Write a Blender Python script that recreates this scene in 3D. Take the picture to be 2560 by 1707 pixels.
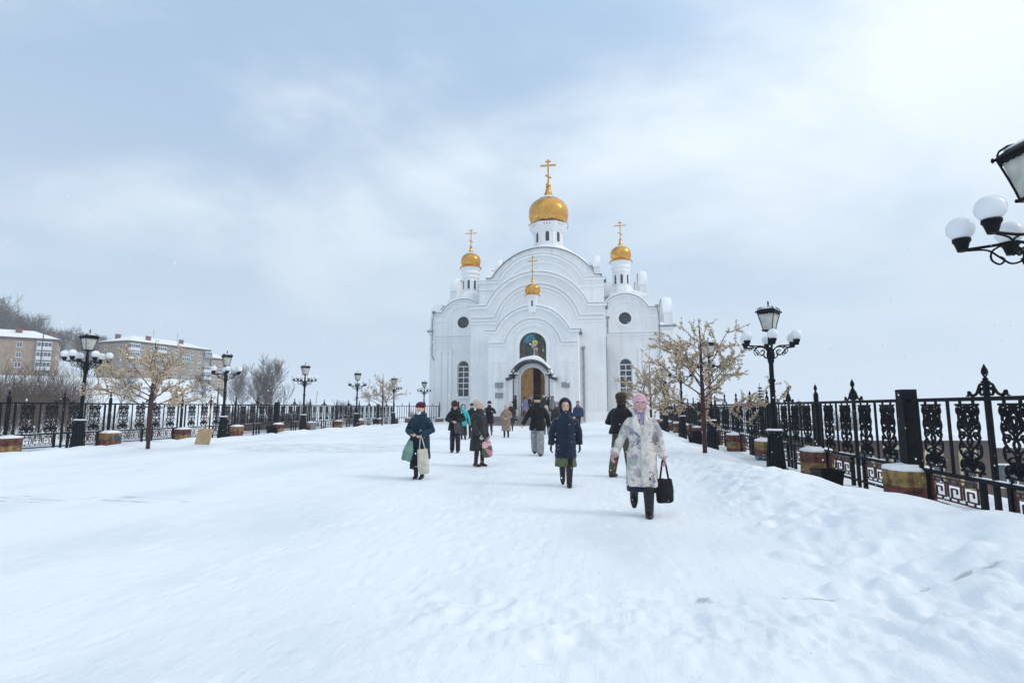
import bpy, bmesh, math, random
import numpy as np
from mathutils import Vector, Matrix, noise
from mathutils.geometry import tessellate_polygon
for o in list(bpy.data.objects): bpy.data.objects.remove(o)
S = bpy.context.scene
COL = S.collection
R = math.radians
PI = math.pi
random.seed(7)

# ------------------------------------------------------------------ camera
cam = bpy.data.cameras.new('camera'); cam_o = bpy.data.objects.new('camera', cam); COL.objects.link(cam_o)
cam.sensor_fit = 'HORIZONTAL'; cam.sensor_width = 36.0; cam.lens = 19.055
cam.clip_start = 0.05; cam.clip_end = 20000
cam_o.location = (0, 0, 1.5); cam_o.rotation_euler = (R(90 + 6.964), 0, R(9.236))
S.camera = cam_o
# ------------------------------------------------------------------ light
SUN_AZ, SUN_EL = 98.0, 38.0          # azimuth from +Y towards +X
sun = bpy.data.lights.new('sun', 'SUN'); sun_o = bpy.data.objects.new('sun', sun); COL.objects.link(sun_o)
sun.energy = 0.95; sun.angle = R(15); sun.color = (1.0, 0.95, 0.88)
sd = Vector((math.sin(R(SUN_AZ)) * math.cos(R(SUN_EL)), math.cos(R(SUN_AZ)) * math.cos(R(SUN_EL)), math.sin(R(SUN_EL))))
sun_o.rotation_euler = sd.to_track_quat('Z', 'Y').to_euler()
# ------------------------------------------------------------------ world: nishita sky behind a broken winter cloud layer
W = bpy.data.worlds.new('World'); S.world = W; W.use_nodes = True
nt = W.node_tree; nt.nodes.clear()
def N(t, **k):
    n = nt.nodes.new(t)
    for a, b in k.items(): setattr(n, a, b)
    return n
def L(a, b): nt.links.new(a, b)
def math_n(op, a, b=None, clamp=False):
    n = N('ShaderNodeMath', operation=op); n.use_clamp = clamp
    for i, x in enumerate((a, b)):
        if x is None: continue
        if isinstance(x, (int, float)): n.inputs[i].default_value = x
        else: L(x, n.inputs[i])
    return n.outputs[0]
sky = N('ShaderNodeTexSky', sky_type='NISHITA'); sky.sun_disc = False
sky.sun_elevation = R(SUN_EL); sky.sun_rotation = R(SUN_AZ); sky.air_density = 1.0; sky.dust_density = 1.5; sky.ozone_density = 1.0
geo = N('ShaderNodeTexCoord')
nrm = N('ShaderNodeVectorMath', operation='NORMALIZE'); L(geo.outputs['Generated'], nrm.inputs[0])
sep = N('ShaderNodeSeparateXYZ'); L(nrm.outputs[0], sep.inputs[0])
zc = math_n('ADD', math_n('MAXIMUM', sep.outputs[2], 0.0), 0.22)
px = math_n('DIVIDE', sep.outputs[0], zc); py = math_n('DIVIDE', sep.outputs[1], zc)
cmb = N('ShaderNodeCombineXYZ'); L(px, cmb.inputs[0]); L(py, cmb.inputs[1])
n1 = N('ShaderNodeTexNoise'); n1.inputs['Scale'].default_value = 1.05; n1.inputs['Detail'].default_value = 9; n1.inputs['Roughness'].default_value = 0.52; n1.inputs['Distortion'].default_value = 0.35
mp = N('ShaderNodeMapping'); mp.inputs['Location'].default_value = (3.1, 1.7, 0.4); mp.inputs['Rotation'].default_value = (0, 0, 0.5); L(cmb.outputs[0], mp.inputs[0]); L(mp.outputs[0], n1.inputs['Vector'])
dot = N('ShaderNodeVectorMath', operation='DOT_PRODUCT'); L(nrm.outputs[0], dot.inputs[0]); dot.inputs[1].default_value = sd
# thin cloud is brighter towards the veiled sun
glow = math_n('POWER', math_n('MULTIPLY', math_n('ADD', dot.outputs['Value'], 1.0), 0.5), 3.0)
# cover: more cloud sunwards, thinner away from it
cov = math_n('ADD', n1.outputs['Fac'], math_n('MULTIPLY', math_n('SUBTRACT', glow, 0.25), 0.42))
rmp = N('ShaderNodeMapRange', interpolation_type='SMOOTHSTEP'); L(cov, rmp.inputs[0])
rmp.inputs[1].default_value = 0.34; rmp.inputs[2].default_value = 0.68
veil = N('ShaderNodeRGB'); veil.outputs[0].default_value = (3.9, 5.5, 7.5, 1)      # high grey-blue stratus
bright = N('ShaderNodeRGB'); bright.outputs[0].default_value = (9.3, 10.0, 10.5, 1)     # sunlit cloud
mx0 = N('ShaderNodeMix', data_type='RGBA'); mx0.inputs[0].default_value = 0.85
L(sky.outputs[0], mx0.inputs[6]); L(veil.outputs[0], mx0.inputs[7])
lit = N('ShaderNodeVectorMath', operation='SCALE'); L(mx0.outputs[2], lit.inputs[0]); L(math_n('ADD', math_n('MULTIPLY', glow, 0.45), 0.98), lit.inputs['Scale'])
mx1 = N('ShaderNodeMix', data_type='RGBA'); L(rmp.outputs[0], mx1.inputs[0]); L(lit.outputs[0], mx1.inputs[6]); L(bright.outputs[0], mx1.inputs[7])
# towards the horizon everything sinks into snow-laden air
hz = N('ShaderNodeMapRange', interpolation_type='SMOOTHSTEP'); L(sep.outputs[2], hz.inputs[0]); hz.inputs[1].default_value = 0.0; hz.inputs[2].default_value = 0.58; hz.inputs[3].default_value = 0.9; hz.inputs[4].default_value = 0.0
hcol = N('ShaderNodeRGB'); hcol.outputs[0].default_value = (5.4, 6.5, 7.6, 1)
mx2 = N('ShaderNodeMix', data_type='RGBA'); L(hz.outputs[0], mx2.inputs[0]); L(mx1.outputs[2], mx2.inputs[6]); L(hcol.outputs[0], mx2.inputs[7])
bg = N('ShaderNodeBackground'); bg.inputs['Strength'].default_value = 0.1; L(mx2.outputs[2], bg.inputs['Color'])
wo = N('ShaderNodeOutputWorld'); L(bg.outputs[0], wo.inputs['Surface'])
# ------------------------------------------------------------------ exposure
vs = S.view_settings; vs.view_transform = 'Standard'; vs.look = 'None'; vs.exposure = 0.13; vs.gamma = 1.0; vs.use_curve_mapping = False
S.render.engine = 'CYCLES'
S.cycles.max_bounces = 8; S.cycles.volume_bounces = 1; S.cycles.transparent_max_bounces = 8

# ------------------------------------------------------------------ materials
MATS = {}
def mat(name, col, rough=0.6, metal=0.0, var=0.12, scale=6.0, bump=0.0, bscale=40.0, spec=0.4, col2=None, coat=0.0, sss=0.0, sheen=0.0):
    """procedural material: base colour broken by two octaves of noise, optional second colour and fine relief"""
    if name in MATS: return MATS[name]
    m = bpy.data.materials.new(name); m.use_nodes = True
    t = m.node_tree; b = t.nodes['Principled BSDF']
    b.inputs['Roughness'].default_value = rough; b.inputs['Metallic'].default_value = metal
    b.inputs['Specular IOR Level'].default_value = spec
    if coat: b.inputs['Coat Weight'].default_value = coat
    if sheen: b.inputs['Sheen Weight'].default_value = sheen; b.inputs['Sheen Roughness'].default_value = 0.5
    if sss:
        b.inputs['Subsurface Weight'].default_value = sss; b.inputs['Subsurface Radius'].default_value = (0.06, 0.05, 0.04); b.inputs['Subsurface Scale'].default_value = 0.3
    tc = t.nodes.new('ShaderNodeTexCoord')
    nz = t.nodes.new('ShaderNodeTexNoise'); nz.inputs['Scale'].default_value = scale; nz.inputs['Detail'].default_value = 6; nz.inputs['Roughness'].default_value = 0.6
    t.links.new(tc.outputs['Object'], nz.inputs['Vector'])
    mx = t.nodes.new('ShaderNodeMix'); mx.data_type = 'RGBA'
    c2 = col2 if col2 else tuple(max(0, c * (1 - var * 2)) for c in col)
    c1 = col if col2 else tuple(min(1, c * (1 + var)) for c in col)
    mx.inputs[6].default_value = (*c1, 1); mx.inputs[7].default_value = (*c2, 1)
    rp = t.nodes.new('ShaderNodeMapRange'); rp.inputs[1].default_value = 0.35; rp.inputs[2].default_value = 0.7
    t.links.new(nz.outputs['Fac'], rp.inputs[0]); t.links.new(rp.outputs[0], mx.inputs[0]); t.links.new(mx.outputs[2], b.inputs['Base Color'])
    if bump:
        n2 = t.nodes.new('ShaderNodeTexNoise'); n2.inputs['Scale'].default_value = bscale; n2.inputs['Detail'].default_value = 5
        t.links.new(tc.outputs['Object'], n2.inputs['Vector'])
        bp = t.nodes.new('ShaderNodeBump'); bp.inputs['Strength'].default_value = 1.0; bp.inputs['Distance'].default_value = bump
        t.links.new(n2.outputs['Fac'], bp.inputs['Height']); t.links.new(bp.outputs[0], b.inputs['Normal'])
    MATS[name] = m
    return m

iron = mat('black iron paint', (0.006, 0.008, 0.011), 0.5, 0.0, 0.3, 9, 0.002, 60, 0.10)
iron_g = mat('dark green black paint', (0.006, 0.013, 0.017), 0.45, 0.0, 0.3, 7, 0.002, 60, 0.12)
maroon = mat('maroon paint', (0.055, 0.014, 0.014), 0.5, 0, 0.25, 8, 0.002, 50)
snowm = mat('snow cap', (0.86, 0.88, 0.91), 0.8, 0, 0.02, 5, 0.012, 14, 0.2)
plaster = mat('white plaster', (0.84, 0.845, 0.85), 0.85, 0, 0.035, 0.7, 0.006, 9, 0.2)
plaster2 = mat('white plaster trim', (0.86, 0.865, 0.87), 0.85, 0, 0.02, 1.3, 0.004, 12, 0.2)
zinc = mat('galvanised sheet', (0.30, 0.33, 0.36), 0.42, 0.6, 0.2, 3, 0.002, 30)
zincd = mat('dark sheet metal edge', (0.16, 0.17, 0.185), 0.5, 0.3, 0.2, 3)
glassd = mat('dark window glass', (0.035, 0.045, 0.055), 0.08, 0, 0.3, 1.5, 0, 1, 0.6)
wframe = mat('white window frame', (0.78, 0.80, 0.82), 0.5, 0, 0.03, 4)
wood = mat('varnished door wood', (0.50, 0.255, 0.08), 0.42, 0, 0.2, 3.5, 0.002, 18, 0.4)
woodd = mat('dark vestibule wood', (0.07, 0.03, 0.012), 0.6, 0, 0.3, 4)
skin = mat('skin', (0.66, 0.41, 0.32), 0.5, 0, 0.08, 14, 0.0, 40, 0.35)

def weather(m):
    # rain streaks, damp patches and repainted areas over limewashed plaster
    t = m.node_tree; b = t.nodes['Principled BSDF']; l = t.links.new; old = b.inputs['Base Color'].links[0].from_socket
    tc = t.nodes.new('ShaderNodeTexCoord'); cur = old
    for sc, scale, lo, hi, amt, col in (((1.6, 1.6, 0.10), 1.0, .54, .74, .55, (0.62, 0.635, 0.64, 1)), ((1, 1, 1), 0.28, .50, .62, .35, (0.70, 0.72, 0.74, 1)), ((1, 1, .6), 2.2, .62, .72, .40, (0.60, 0.60, 0.585, 1))):
        mp = t.nodes.new('ShaderNodeMapping'); mp.inputs['Scale'].default_value = sc; l(tc.outputs['Object'], mp.inputs[0])
        n = t.nodes.new('ShaderNodeTexNoise'); n.inputs['Scale'].default_value = scale; n.inputs['Detail'].default_value = 7; n.inputs['Roughness'].default_value = .62; l(mp.outputs[0], n.inputs['Vector'])
        r = t.nodes.new('ShaderNodeMapRange'); l(n.outputs['Fac'], r.inputs[0]); r.inputs[1].default_value = lo; r.inputs[2].default_value = hi; r.inputs[4].default_value = amt
        mx = t.nodes.new('ShaderNodeMix'); mx.data_type = 'RGBA'; l(r.outputs[0], mx.inputs[0]); l(cur, mx.inputs[6]); mx.inputs[7].default_value = col; cur = mx.outputs[2]
    l(cur, b.inputs['Base Color'])
weather(plaster)

# ------------------------------------------------------------------ mesh builder
class MB:
    def __init__(s): s.v = []; s.f = []; s.m = []
    def add(s, vs, fs, mi=0):
        o = len(s.v); s.v.extend([tuple(p) for p in vs]); s.f.extend([tuple(i + o for i in f) for f in fs]); s.m.extend([mi] * len(fs)); return s
    def box(s, x0, y0, z0, x1, y1, z1, mi=0):
        vs = [(x, y, z) for z in (z0, z1) for y in (y0, y1) for x in (x0, x1)]
        return s.add(vs, [(0, 2, 3, 1), (4, 5, 7, 6), (0, 1, 5, 4), (2, 6, 7, 3), (0, 4, 6, 2), (1, 3, 7, 5)], mi)
    def bar(s, p, q, w, h=None, mi=0, up=(0, 0, 1)):
        h = h or w; p = Vector(p); q = Vector(q); d = (q - p).normalized(); u = Vector(up)
        if abs(d.dot(u)) > 0.98: u = Vector((0, 1, 0))
        a = d.cross(u).normalized(); b = a.cross(d).normalized(); a = a * (w / 2); b = b * (h / 2)
        vs = [p - a - b, p + a - b, p + a + b, p - a + b, q - a - b, q + a - b, q + a + b, q - a + b]
        return s.add(vs, [(0, 3, 2, 1), (4, 5, 6, 7), (0, 1, 5, 4), (1, 2, 6, 5), (2, 3, 7, 6), (3, 0, 4, 7)], mi)
    def tube(s, pts, rad, n=8, cap=True, mi=0, flat=1.0, up=(0, 0, 1), roundcap=False):
        pts = [Vector(p) for p in pts]; k = len(pts)
        if not hasattr(rad, '__len__'): rad = [rad] * k
        if roundcap:
            d0 = (pts[0] - pts[1]).normalized(); d1 = (pts[-1] - pts[-2]).normalized(); r0, r1 = rad[0], rad[-1]
            pre = [pts[0] + d0 * r0 * c for c in (0.98, 0.75, 0.4)]; post = [pts[-1] + d1 * r1 * c for c in (0.4, 0.75, 0.98)]
            pts = pre + pts + post; rad = [r0 * .2, r0 * .66, r0 * .92] + list(rad) + [r1 * .92, r1 * .66, r1 * .2]; k = len(pts)
        vs = []; a0 = None
        for i in range(k):
            d = (pts[min(i + 1, k - 1)] - pts[max(i - 1, 0)])
            d = d.normalized() if d.length > 1e-9 else Vector((0, 0, 1))
            if a0 is None:
                u = Vector(up)
                if abs(d.dot(u)) > 0.95: u = Vector((0, 1, 0)) if abs(d.y) < .9 else Vector((1, 0, 0))
                a = d.cross(u).normalized()
            else:
                a = (a0 - d * a0.dot(d)); a = a.normalized() if a.length > 1e-6 else d.orthogonal().normalized()
            a0 = a; b = d.cross(a)
            for j in range(n):
                t = 2 * PI * j / n
                vs.append(pts[i] + a * (math.cos(t) * rad[i]) + b * (math.sin(t) * rad[i] * flat))
        fs = [(i * n + j, i * n + (j + 1) % n, (i + 1) * n + (j + 1) % n, (i + 1) * n + j) for i in range(k - 1) for j in range(n)]
        if cap: fs += [tuple(range(n - 1, -1, -1)), tuple((k - 1) * n + j for j in range(n))]
        return s.add(vs, fs, mi)
    def loft(s, rings, n=20, mi=0, cap=True, power=2.0):
        """rings: (z, cx, cy, rx, ry[, tilt_y]) superellipse sections"""
        vs = []
        for rg in rings:
            z, cx, cy, rx, ry = rg[:5]; ty = rg[5] if len(rg) > 5 else 0
            for j in range(n):
                t = 2 * PI * j / n; c, q = math.cos(t), math.sin(t); e = 2.0 / power
                x = math.copysign(abs(c) ** e, c) * rx; y = math.copysign(abs(q) ** e, q) * ry
                vs.append((cx + x, cy + y, z + ty * y))
        k = len(rings)
        fs = [(i * n + j, i * n + (j + 1) % n, (i + 1) * n + (j + 1) % n, (i + 1) * n + j) for i in range(k - 1) for j in range(n)]
        if cap: fs += [tuple(range(n - 1, -1, -1)), tuple((k - 1) * n + j for j in range(n))]
        return s.add(vs, fs, mi)
    def lathe(s, prof, n=24, c=(0, 0, 0), ph=0.0, mi=0, cap=True):
        vs = []
        for r, z in prof:
            for j in range(n):
                t = 2 * PI * j / n + ph; vs.append((c[0] + r * math.cos(t), c[1] + r * math.sin(t), c[2] + z))
        k = len(prof)
        fs = [(i * n + j, i * n + (j + 1) % n, (i + 1) * n + (j + 1) % n, (i + 1) * n + j) for i in range(k - 1) for j in range(n)]
        if cap: fs += [tuple(range(n - 1, -1, -1)), tuple((k - 1) * n + j for j in range(n))]
        return s.add(vs, fs, mi)
    def ell(s, c, r, nu=14, nv=9, mi=0, M=None):
        vs = []; c = Vector(c)
        for i in range(nv + 1):
            a = PI * (i / nv) ; z = -math.cos(a); q = max(math.sin(a), 0.02)
            for j in range(nu):
                t = 2 * PI * j / nu; p = Vector((math.cos(t) * q * r[0], math.sin(t) * q * r[1], z * r[2]))
                vs.append(c + (M @ p if M else p))
        fs = [(i * nu + j, i * nu + (j + 1) % nu, (i + 1) * nu + (j + 1) % nu, (i + 1) * nu + j) for i in range(nv) for j in range(nu)]
        fs += [tuple(range(nu - 1, -1, -1)), tuple(nv * nu + j for j in range(nu))]
        return s.add(vs, fs, mi)
    def prism(s, poly, y0, y1, holes=(), mi=0, back=True, map=None, hole_back=None):
        """extrude a polygon of (x,z) along y (or through map(x,z,y)); holes get reveals"""
        map = map or (lambda x, z, y: (x, y, z))
        loops = [list(poly)] + [list(h) for h in holes]
        flat = [p for l in loops for p in l]
        tris = tessellate_polygon([[Vector((p[0], p[1], 0)) for p in l] for l in loops])
        fs = []; nF = len(flat)
        vs = [map(x, z, y0) for x, z in flat] + [map(x, z, y1) for x, z in flat]
        for t in tris:
            a, b, c = t; A, B, Cc = flat[a], flat[b], flat[c]
            ar = (B[0] - A[0]) * (Cc[1] - A[1]) - (B[1] - A[1]) * (Cc[0] - A[0])
            if ar < 0: b, c = c, b
            fs.append((a, b, c))
            if back: fs.append((nF + a, nF + c, nF + b))
        o = 0
        for li, l in enumerate(loops):
            k = len(l); area = sum(l[i][0] * l[(i + 1) % k][1] - l[(i + 1) % k][0] * l[i][1] for i in range(k))
            for i in range(k):
                a, b = o + i, o + (i + 1) % k
                q = (a, nF + a, nF + b, b) if (area > 0) == (li == 0) else (a, b, nF + b, nF + a)
                fs.append(q)
            o += k
        return s.add(vs, fs, mi)
    def xform(s, M, start=0):
        for i in range(start, len(s.v)): s.v[i] = tuple(M @ Vector(s.v[i]))
        return s
    def mesh(s, name, mats, smooth=False, fix=False):
        me = bpy.data.meshes.new(name); me.from_pydata(s.v, [], s.f)
        for m in (mats if isinstance(mats, (list, tuple)) else [mats]): me.materials.append(m)
        if any(s.m): me.polygons.foreach_set('material_index', s.m)
        if smooth: me.polygons.foreach_set('use_smooth', [True] * len(me.polygons))
        if fix:
            bm = bmesh.new(); bm.from_mesh(me); bmesh.ops.recalc_face_normals(bm, faces=bm.faces); bm.to_mesh(me); bm.free()
        me.update(); return me
    def build(s, name, mats, parent=None, smooth=False, fix=True, loc=None, auto=None):
        me = s.mesh(name, mats, smooth, fix)
        if auto is not None:
            me.polygons.foreach_set('use_smooth', [True] * len(me.polygons)); me.set_sharp_from_angle(angle=R(auto))
        return put(name, me, parent, loc)
def put(name, me, parent=None, loc=None, rot=None, scale=None):
    o = bpy.data.objects.new(name, me); COL.objects.link(o)
    if parent: o.parent = parent
    if loc is not None: o.location = loc
    if rot is not None: o.rotation_euler = rot
    if scale is not None: o.scale = scale
    return o
def tag(o, label=None, cat=None, group=None, kind=None):
    if label: o['label'] = label
    if cat: o['category'] = cat
    if group: o['group'] = group
    if kind: o['kind'] = kind
    return o
def thing(name, label, cat, loc=(0, 0, 0), rz=0.0, group=None):
    o = bpy.data.objects.new(name, None); COL.objects.link(o); o.empty_display_size = 0.3
    o.location = loc; o.rotation_euler = (0, 0, rz)
    return tag(o, label, cat, group)
def copy_tree(o, parent=None):
    c = o.copy(); COL.objects.link(c); c.parent = parent
    for k in ('label', 'group'):
        if parent is None and k in c: del c[k]
    for ch in o.children: copy_tree(ch, c)
    return c
def arc(cx, cz, r, a0, a1, n): return [(cx + r * math.cos(R(a0 + (a1 - a0) * i / n)), cz + r * math.sin(R(a0 + (a1 - a0) * i / n))) for i in range(n + 1)]
def arched(cx, z0, hw, ztop, n=12):
    """arched opening outline, counter-clockwise"""
    zs = ztop - hw
    return [(cx - hw, z0), (cx + hw, z0)] + arc(cx, zs, hw, 0, 180, n)
def circ(cx, cz, r, n=24): return [(cx + r * math.cos(2 * PI * i / n), cz + r * math.sin(2 * PI * i / n)) for i in range(n)]

# ------------------------------------------------------------------ ground: one snow sheet from under the camera to the horizon
def sm(x): x = np.clip(x, 0, 1); return x * x * (3 - 2 * x)
_rs = np.random.RandomState(3); _G = _rs.rand(256, 256).astype(np.float64)
def vnoise(x, y):
    xi = np.floor(x).astype(int); yi = np.floor(y).astype(int); fx = x - xi; fy = y - yi
    fx = fx * fx * fx * (fx * (fx * 6 - 15) + 10); fy = fy * fy * fy * (fy * (fy * 6 - 15) + 10)
    g = lambda a, b: _G[a & 255, b & 255]
    return (g(xi, yi) * (1 - fx) + g(xi + 1, yi) * fx) * (1 - fy) + (g(xi, yi + 1) * (1 - fx) + g(xi + 1, yi + 1) * fx) * fy
def fbm(x, y, o=4, gain=0.5):
    s = 0; a = 1; t = 0
    for i in range(o):
        s = s + a * vnoise(x + 37.3 * i, y + 11.7 * i); t += a; a *= gain; c, q = 0.8, 0.6; x, y = (x * c - y * q) * 2.02, (x * q + y * c) * 2.02
    return s / t
def terrain(X, Y):
    """large relief: plaza plateau, hill on the left, river valley right and behind"""
    r = np.hypot(X, Y); a = np.where(Y > 1, X / np.maximum(Y, 1), np.where(X < 0, -9.0, 9.0))
    z = np.zeros_like(X)
    out = sm((-22.6 - X) / 6.0)                                   # left of the fence
    hill = sm((-0.66 - a) / 0.16)
    hill2 = sm((-0.92 - a) / 0.36)
    z = z + out * (-0.9 + hill * (10.3 * sm((r - 60) / 125.0) ** 1.4 + hill2 * 14.0 * sm((r - 190) / 110.0)) - (1 - hill) * 5.0 * sm((r - 40) / 60.0))
    z = z - 13.0 * sm((X - 9.5) / 30.0) * (1 - out) - 1.0 * sm((X - 6.5) / 3.0)
    z = z - 11.0 * sm((Y - 82) / 70.0) * (1 - out)
    z = z - 3.0 * sm((r - 300) / 500.0) * (1 - hill * out)
    far = sm((r - 900) / 1700.0)
    z = z + far * 150.0 * (fbm(X / 1300.0 + 4.2, Y / 1300.0 + 1.3, 4) - 0.40).clip(0, 1) * (0.25 + 1.4 * sm((-0.05 - a) / 0.5))
    z = z + sm((r - 60) / 200.0) * 1.6 * (fbm(X / 30.0, Y / 30.0, 3) - 0.5)
    return z
def snow_detail(X, Y):
    inside = sm((X + 22.5) / 1.5) * sm((7.0 - X) / 1.0) * sm((60.0 - Y) / 6.0)
    z = 0.035 * (fbm(X / 5.0, Y / 5.0, 3) - 0.5)
    # long ploughing streaks running with the plaza and footprints
    z = z + 0.012 * (fbm(X / 0.9 + Y * 0.18, Y / 5.0, 4) - 0.5)
    near = sm((16 - np.hypot(X, Y)) / 10.0)
    fp = fbm(X / 0.24, Y / 0.24, 3); z = z - near * 0.006 * sm((fp - 0.56) / 0.14)
    z = z + near * 0.007 * (fbm(X / 0.10, Y / 0.10, 3, 0.6) - 0.5) * sm((fbm(X / 1.6 + 9, Y / 1.6, 2) - 0.38) / 0.25)
    # shovelled bank along the right fence
    w = 0.55 * (fbm(Y / 2.6, Y * 0 + 3.0, 3) - 0.5) * 2
    c = 2.95 + 0.35 * w + 0.5 * sm((9 - Y) / 4.0) + 0.35 * sm((6 - Y) / 5.0); hw = 1.25 + 0.25 * w
    amp = (0.47 + 0.20 * (fbm(Y / 3.0 + 8, X / 3.0, 2) - 0.5) * 2) * (1 - 0.72 * sm((Y - 9.5) / 5.0))
    b = np.exp(-((X - c) / hw) ** 2 * np.where(X < c, 1.4, 1.5))
    lump = fbm(X / 0.95 + 5, Y / 0.95, 3, 0.45); lump2 = fbm(X / 0.22 + 5, Y / 0.22, 3)
    z = z + b * (amp * (0.62 + 0.8 * lump) + 0.08 * (lump2 - 0.5) * sm((3.0 - X) / 0.8))
    z = z + sm((X - 3.0) / 1.5) * 0.12 * (fbm(X / 1.3, Y / 1.3, 3) - 0.45) + 0.11 * sm((X - 2.8) / 1.6) * sm((10.0 - Y) / 3.0) - 0.26 * sm((X - 3.8) / 0.9) * sm((Y - 9.2) / 2.0) * (0.8 + 0.4 * fbm(Y / 2.0, X / 2.0, 2)) - 0.32 * sm((-18.6 - X) / 1.5)
    # ragged toe of the bank spilling on to the path
    toe = sm((X - 1.6 - 0.5 * w) / 0.6) * sm((3.8 - X) / 1.2)
    z = z + toe * 0.10 * (fbm(X / 0.3 + 2, Y / 0.3, 4, 0.55) - 0.25)
    # bank along the left fence
    cl = -17.4 + 0.8 * (fbm(Y / 3.0 + 20, Y * 0, 3) - 0.5) * 2
    bl = np.exp(-((X - cl) / 1.0) ** 2)
    z = z + bl * (0.02 + 0.42 * np.clip(fbm(X / 0.8, Y / 0.8 + 4, 4, 0.6) - 0.32, 0, 1))
    # heaps by the church wall
    z = z + 0.5 * np.exp(-((X - 0.2) / 1.8) ** 2 - ((Y - 50.8) / 0.9) ** 2) * fbm(X / 0.7, Y / 0.7, 3) + 0.25 * np.exp(-((X + 13) / 3.0) ** 2 - ((Y - 51.6) / 0.8) ** 2) * fbm(X / 0.7, Y / 0.7, 3)
    # trodden ridge crossing the foreground
    yc = 4.45 + 0.02 * X + 0.18 * (fbm(X / 1.1, X * 0 + 2, 3) - 0.5)
    rg = np.exp(-((Y - yc + 0.42) / 0.62) ** 2) * sm((X + 1.9) / 0.9) * sm((3.6 - X) / 1.2)
    z = z + rg * (0.15 * (fbm(X / 0.20 + 3, Y / 0.24 + X, 4, 0.6) - 0.40) + 0.015)
    z = z - 0.035 * np.exp(-((Y - yc - 0.22) / 0.06) ** 2) * sm((X + 0.3) / 0.8) * sm((3.4 - X) / 1.0) * sm((fbm(X / 0.5 + 7, Y, 3) - 0.42) / 0.2)
    return z * inside
def axis(lim_lo, lim_hi, c0, fine, flat, g):
    pos = [0.0]; d = fine; x = 0.0
    while x < lim_hi - c0: 
        if x > flat: d *= g
        x += d; pos.append(x)
    neg = []; d = fine; x = 0.0
    while x < c0 - lim_lo:
        if x > flat: d *= g
        x += d; neg.append(-x)
    return np.array(sorted(neg) + pos) + c0
gx = axis(-3800, 3800, 0.9, 0.026, 4.2, 1.0165)
gy = [-25.0, -15.0, -8.0, -4.0, -1.0, 0.8, 1.6, 2.1]; yv = 2.4
while yv < 4500: gy.append(yv); yv += max(0.0085 * yv, 0.02) if yv < 62 else yv * 0.021
gy = np.array(gy)
GX, GY = np.meshgrid(gx, gy)
GZ = terrain(GX, GY) + snow_detail(GX, GY)
# footprints and scuffs trodden into the packed snow
_fr = np.random.RandomState(12)
def stamp(x, y, ang, ln, wd, dep):
    R_ = ln * 1.8; i0, i1 = np.searchsorted(gx, [x - R_, x + R_]); j0, j1 = np.searchsorted(gy, [y - R_, y + R_])
    if i1 - i0 < 3 or j1 - j0 < 3: return
    dx = GX[j0:j1, i0:i1] - x; dy = GY[j0:j1, i0:i1] - y; c, s = math.cos(ang), math.sin(ang); u = (dx * c + dy * s) / ln; v = (-dx * s + dy * c) / wd
    d = u * u + v * v; GZ[j0:j1, i0:i1] += -dep * np.exp(-d ** 2 * 1.2) + dep * .45 * np.exp(-((np.sqrt(d) - 1.45) / .35) ** 2)
for k in range(40):                                            # trails between the church and the photographer
    x = _fr.uniform(-5.5, 2.2); y = _fr.uniform(2.4, 9.0); a = R(90) + _fr.normal(0, .28) + .12; side = 1
    for st in range(_fr.randint(5, 14)):
        x += math.cos(a) * .62 + _fr.normal(0, .02); y += math.sin(a) * .62; a += _fr.normal(0, .05); side = -side
        stamp(x - math.sin(a) * .09 * side, y + math.cos(a) * .09 * side, a + .12 * side, .15, .055, _fr.uniform(.004, .010))
for k in range(300): stamp(_fr.uniform(-6, 2.4), 2.4 + 8 * _fr.rand() ** 1.4, _fr.uniform(0, 3.14), _fr.uniform(.05, .16), _fr.uniform(.03, .07), _fr.uniform(.002, .007) * _fr.choice([-1, 1]))
for k in range(130): stamp(_fr.uniform(1.7, 3.0), _fr.uniform(4, 16), _fr.uniform(0, 3.14), _fr.uniform(.08, .22), _fr.uniform(.06, .14), _fr.uniform(.008, .035) * _fr.choice([-1, 1, -1]))
def ground_z(x, y):
    a = np.array([[float(x)]]); b = np.array([[float(y)]]); return float((terrain(a, b) + snow_detail(a, b))[0, 0])
nx, ny = len(gx), len(gy)
me = bpy.data.meshes.new('ground'); me.vertices.add(nx * ny)
me.vertices.foreach_set('co', np.stack([GX, GY, GZ], -1).reshape(-1))
ii = (np.arange(ny - 1)[:, None] * nx + np.arange(nx - 1)[None, :]).reshape(-1)
quads = np.stack([ii, ii + 1, ii + nx + 1, ii + nx], -1).reshape(-1)
nq = len(ii); me.loops.add(nq * 4); me.polygons.add(nq)
me.loops.foreach_set('vertex_index', quads); me.polygons.foreach_set('loop_start', np.arange(nq) * 4); me.polygons.foreach_set('loop_total', np.full(nq, 4))
me.polygons.foreach_set('use_smooth', np.ones(nq, bool)); me.update(); me.validate()
print('ground verts', nx, ny, nx * ny)

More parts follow.
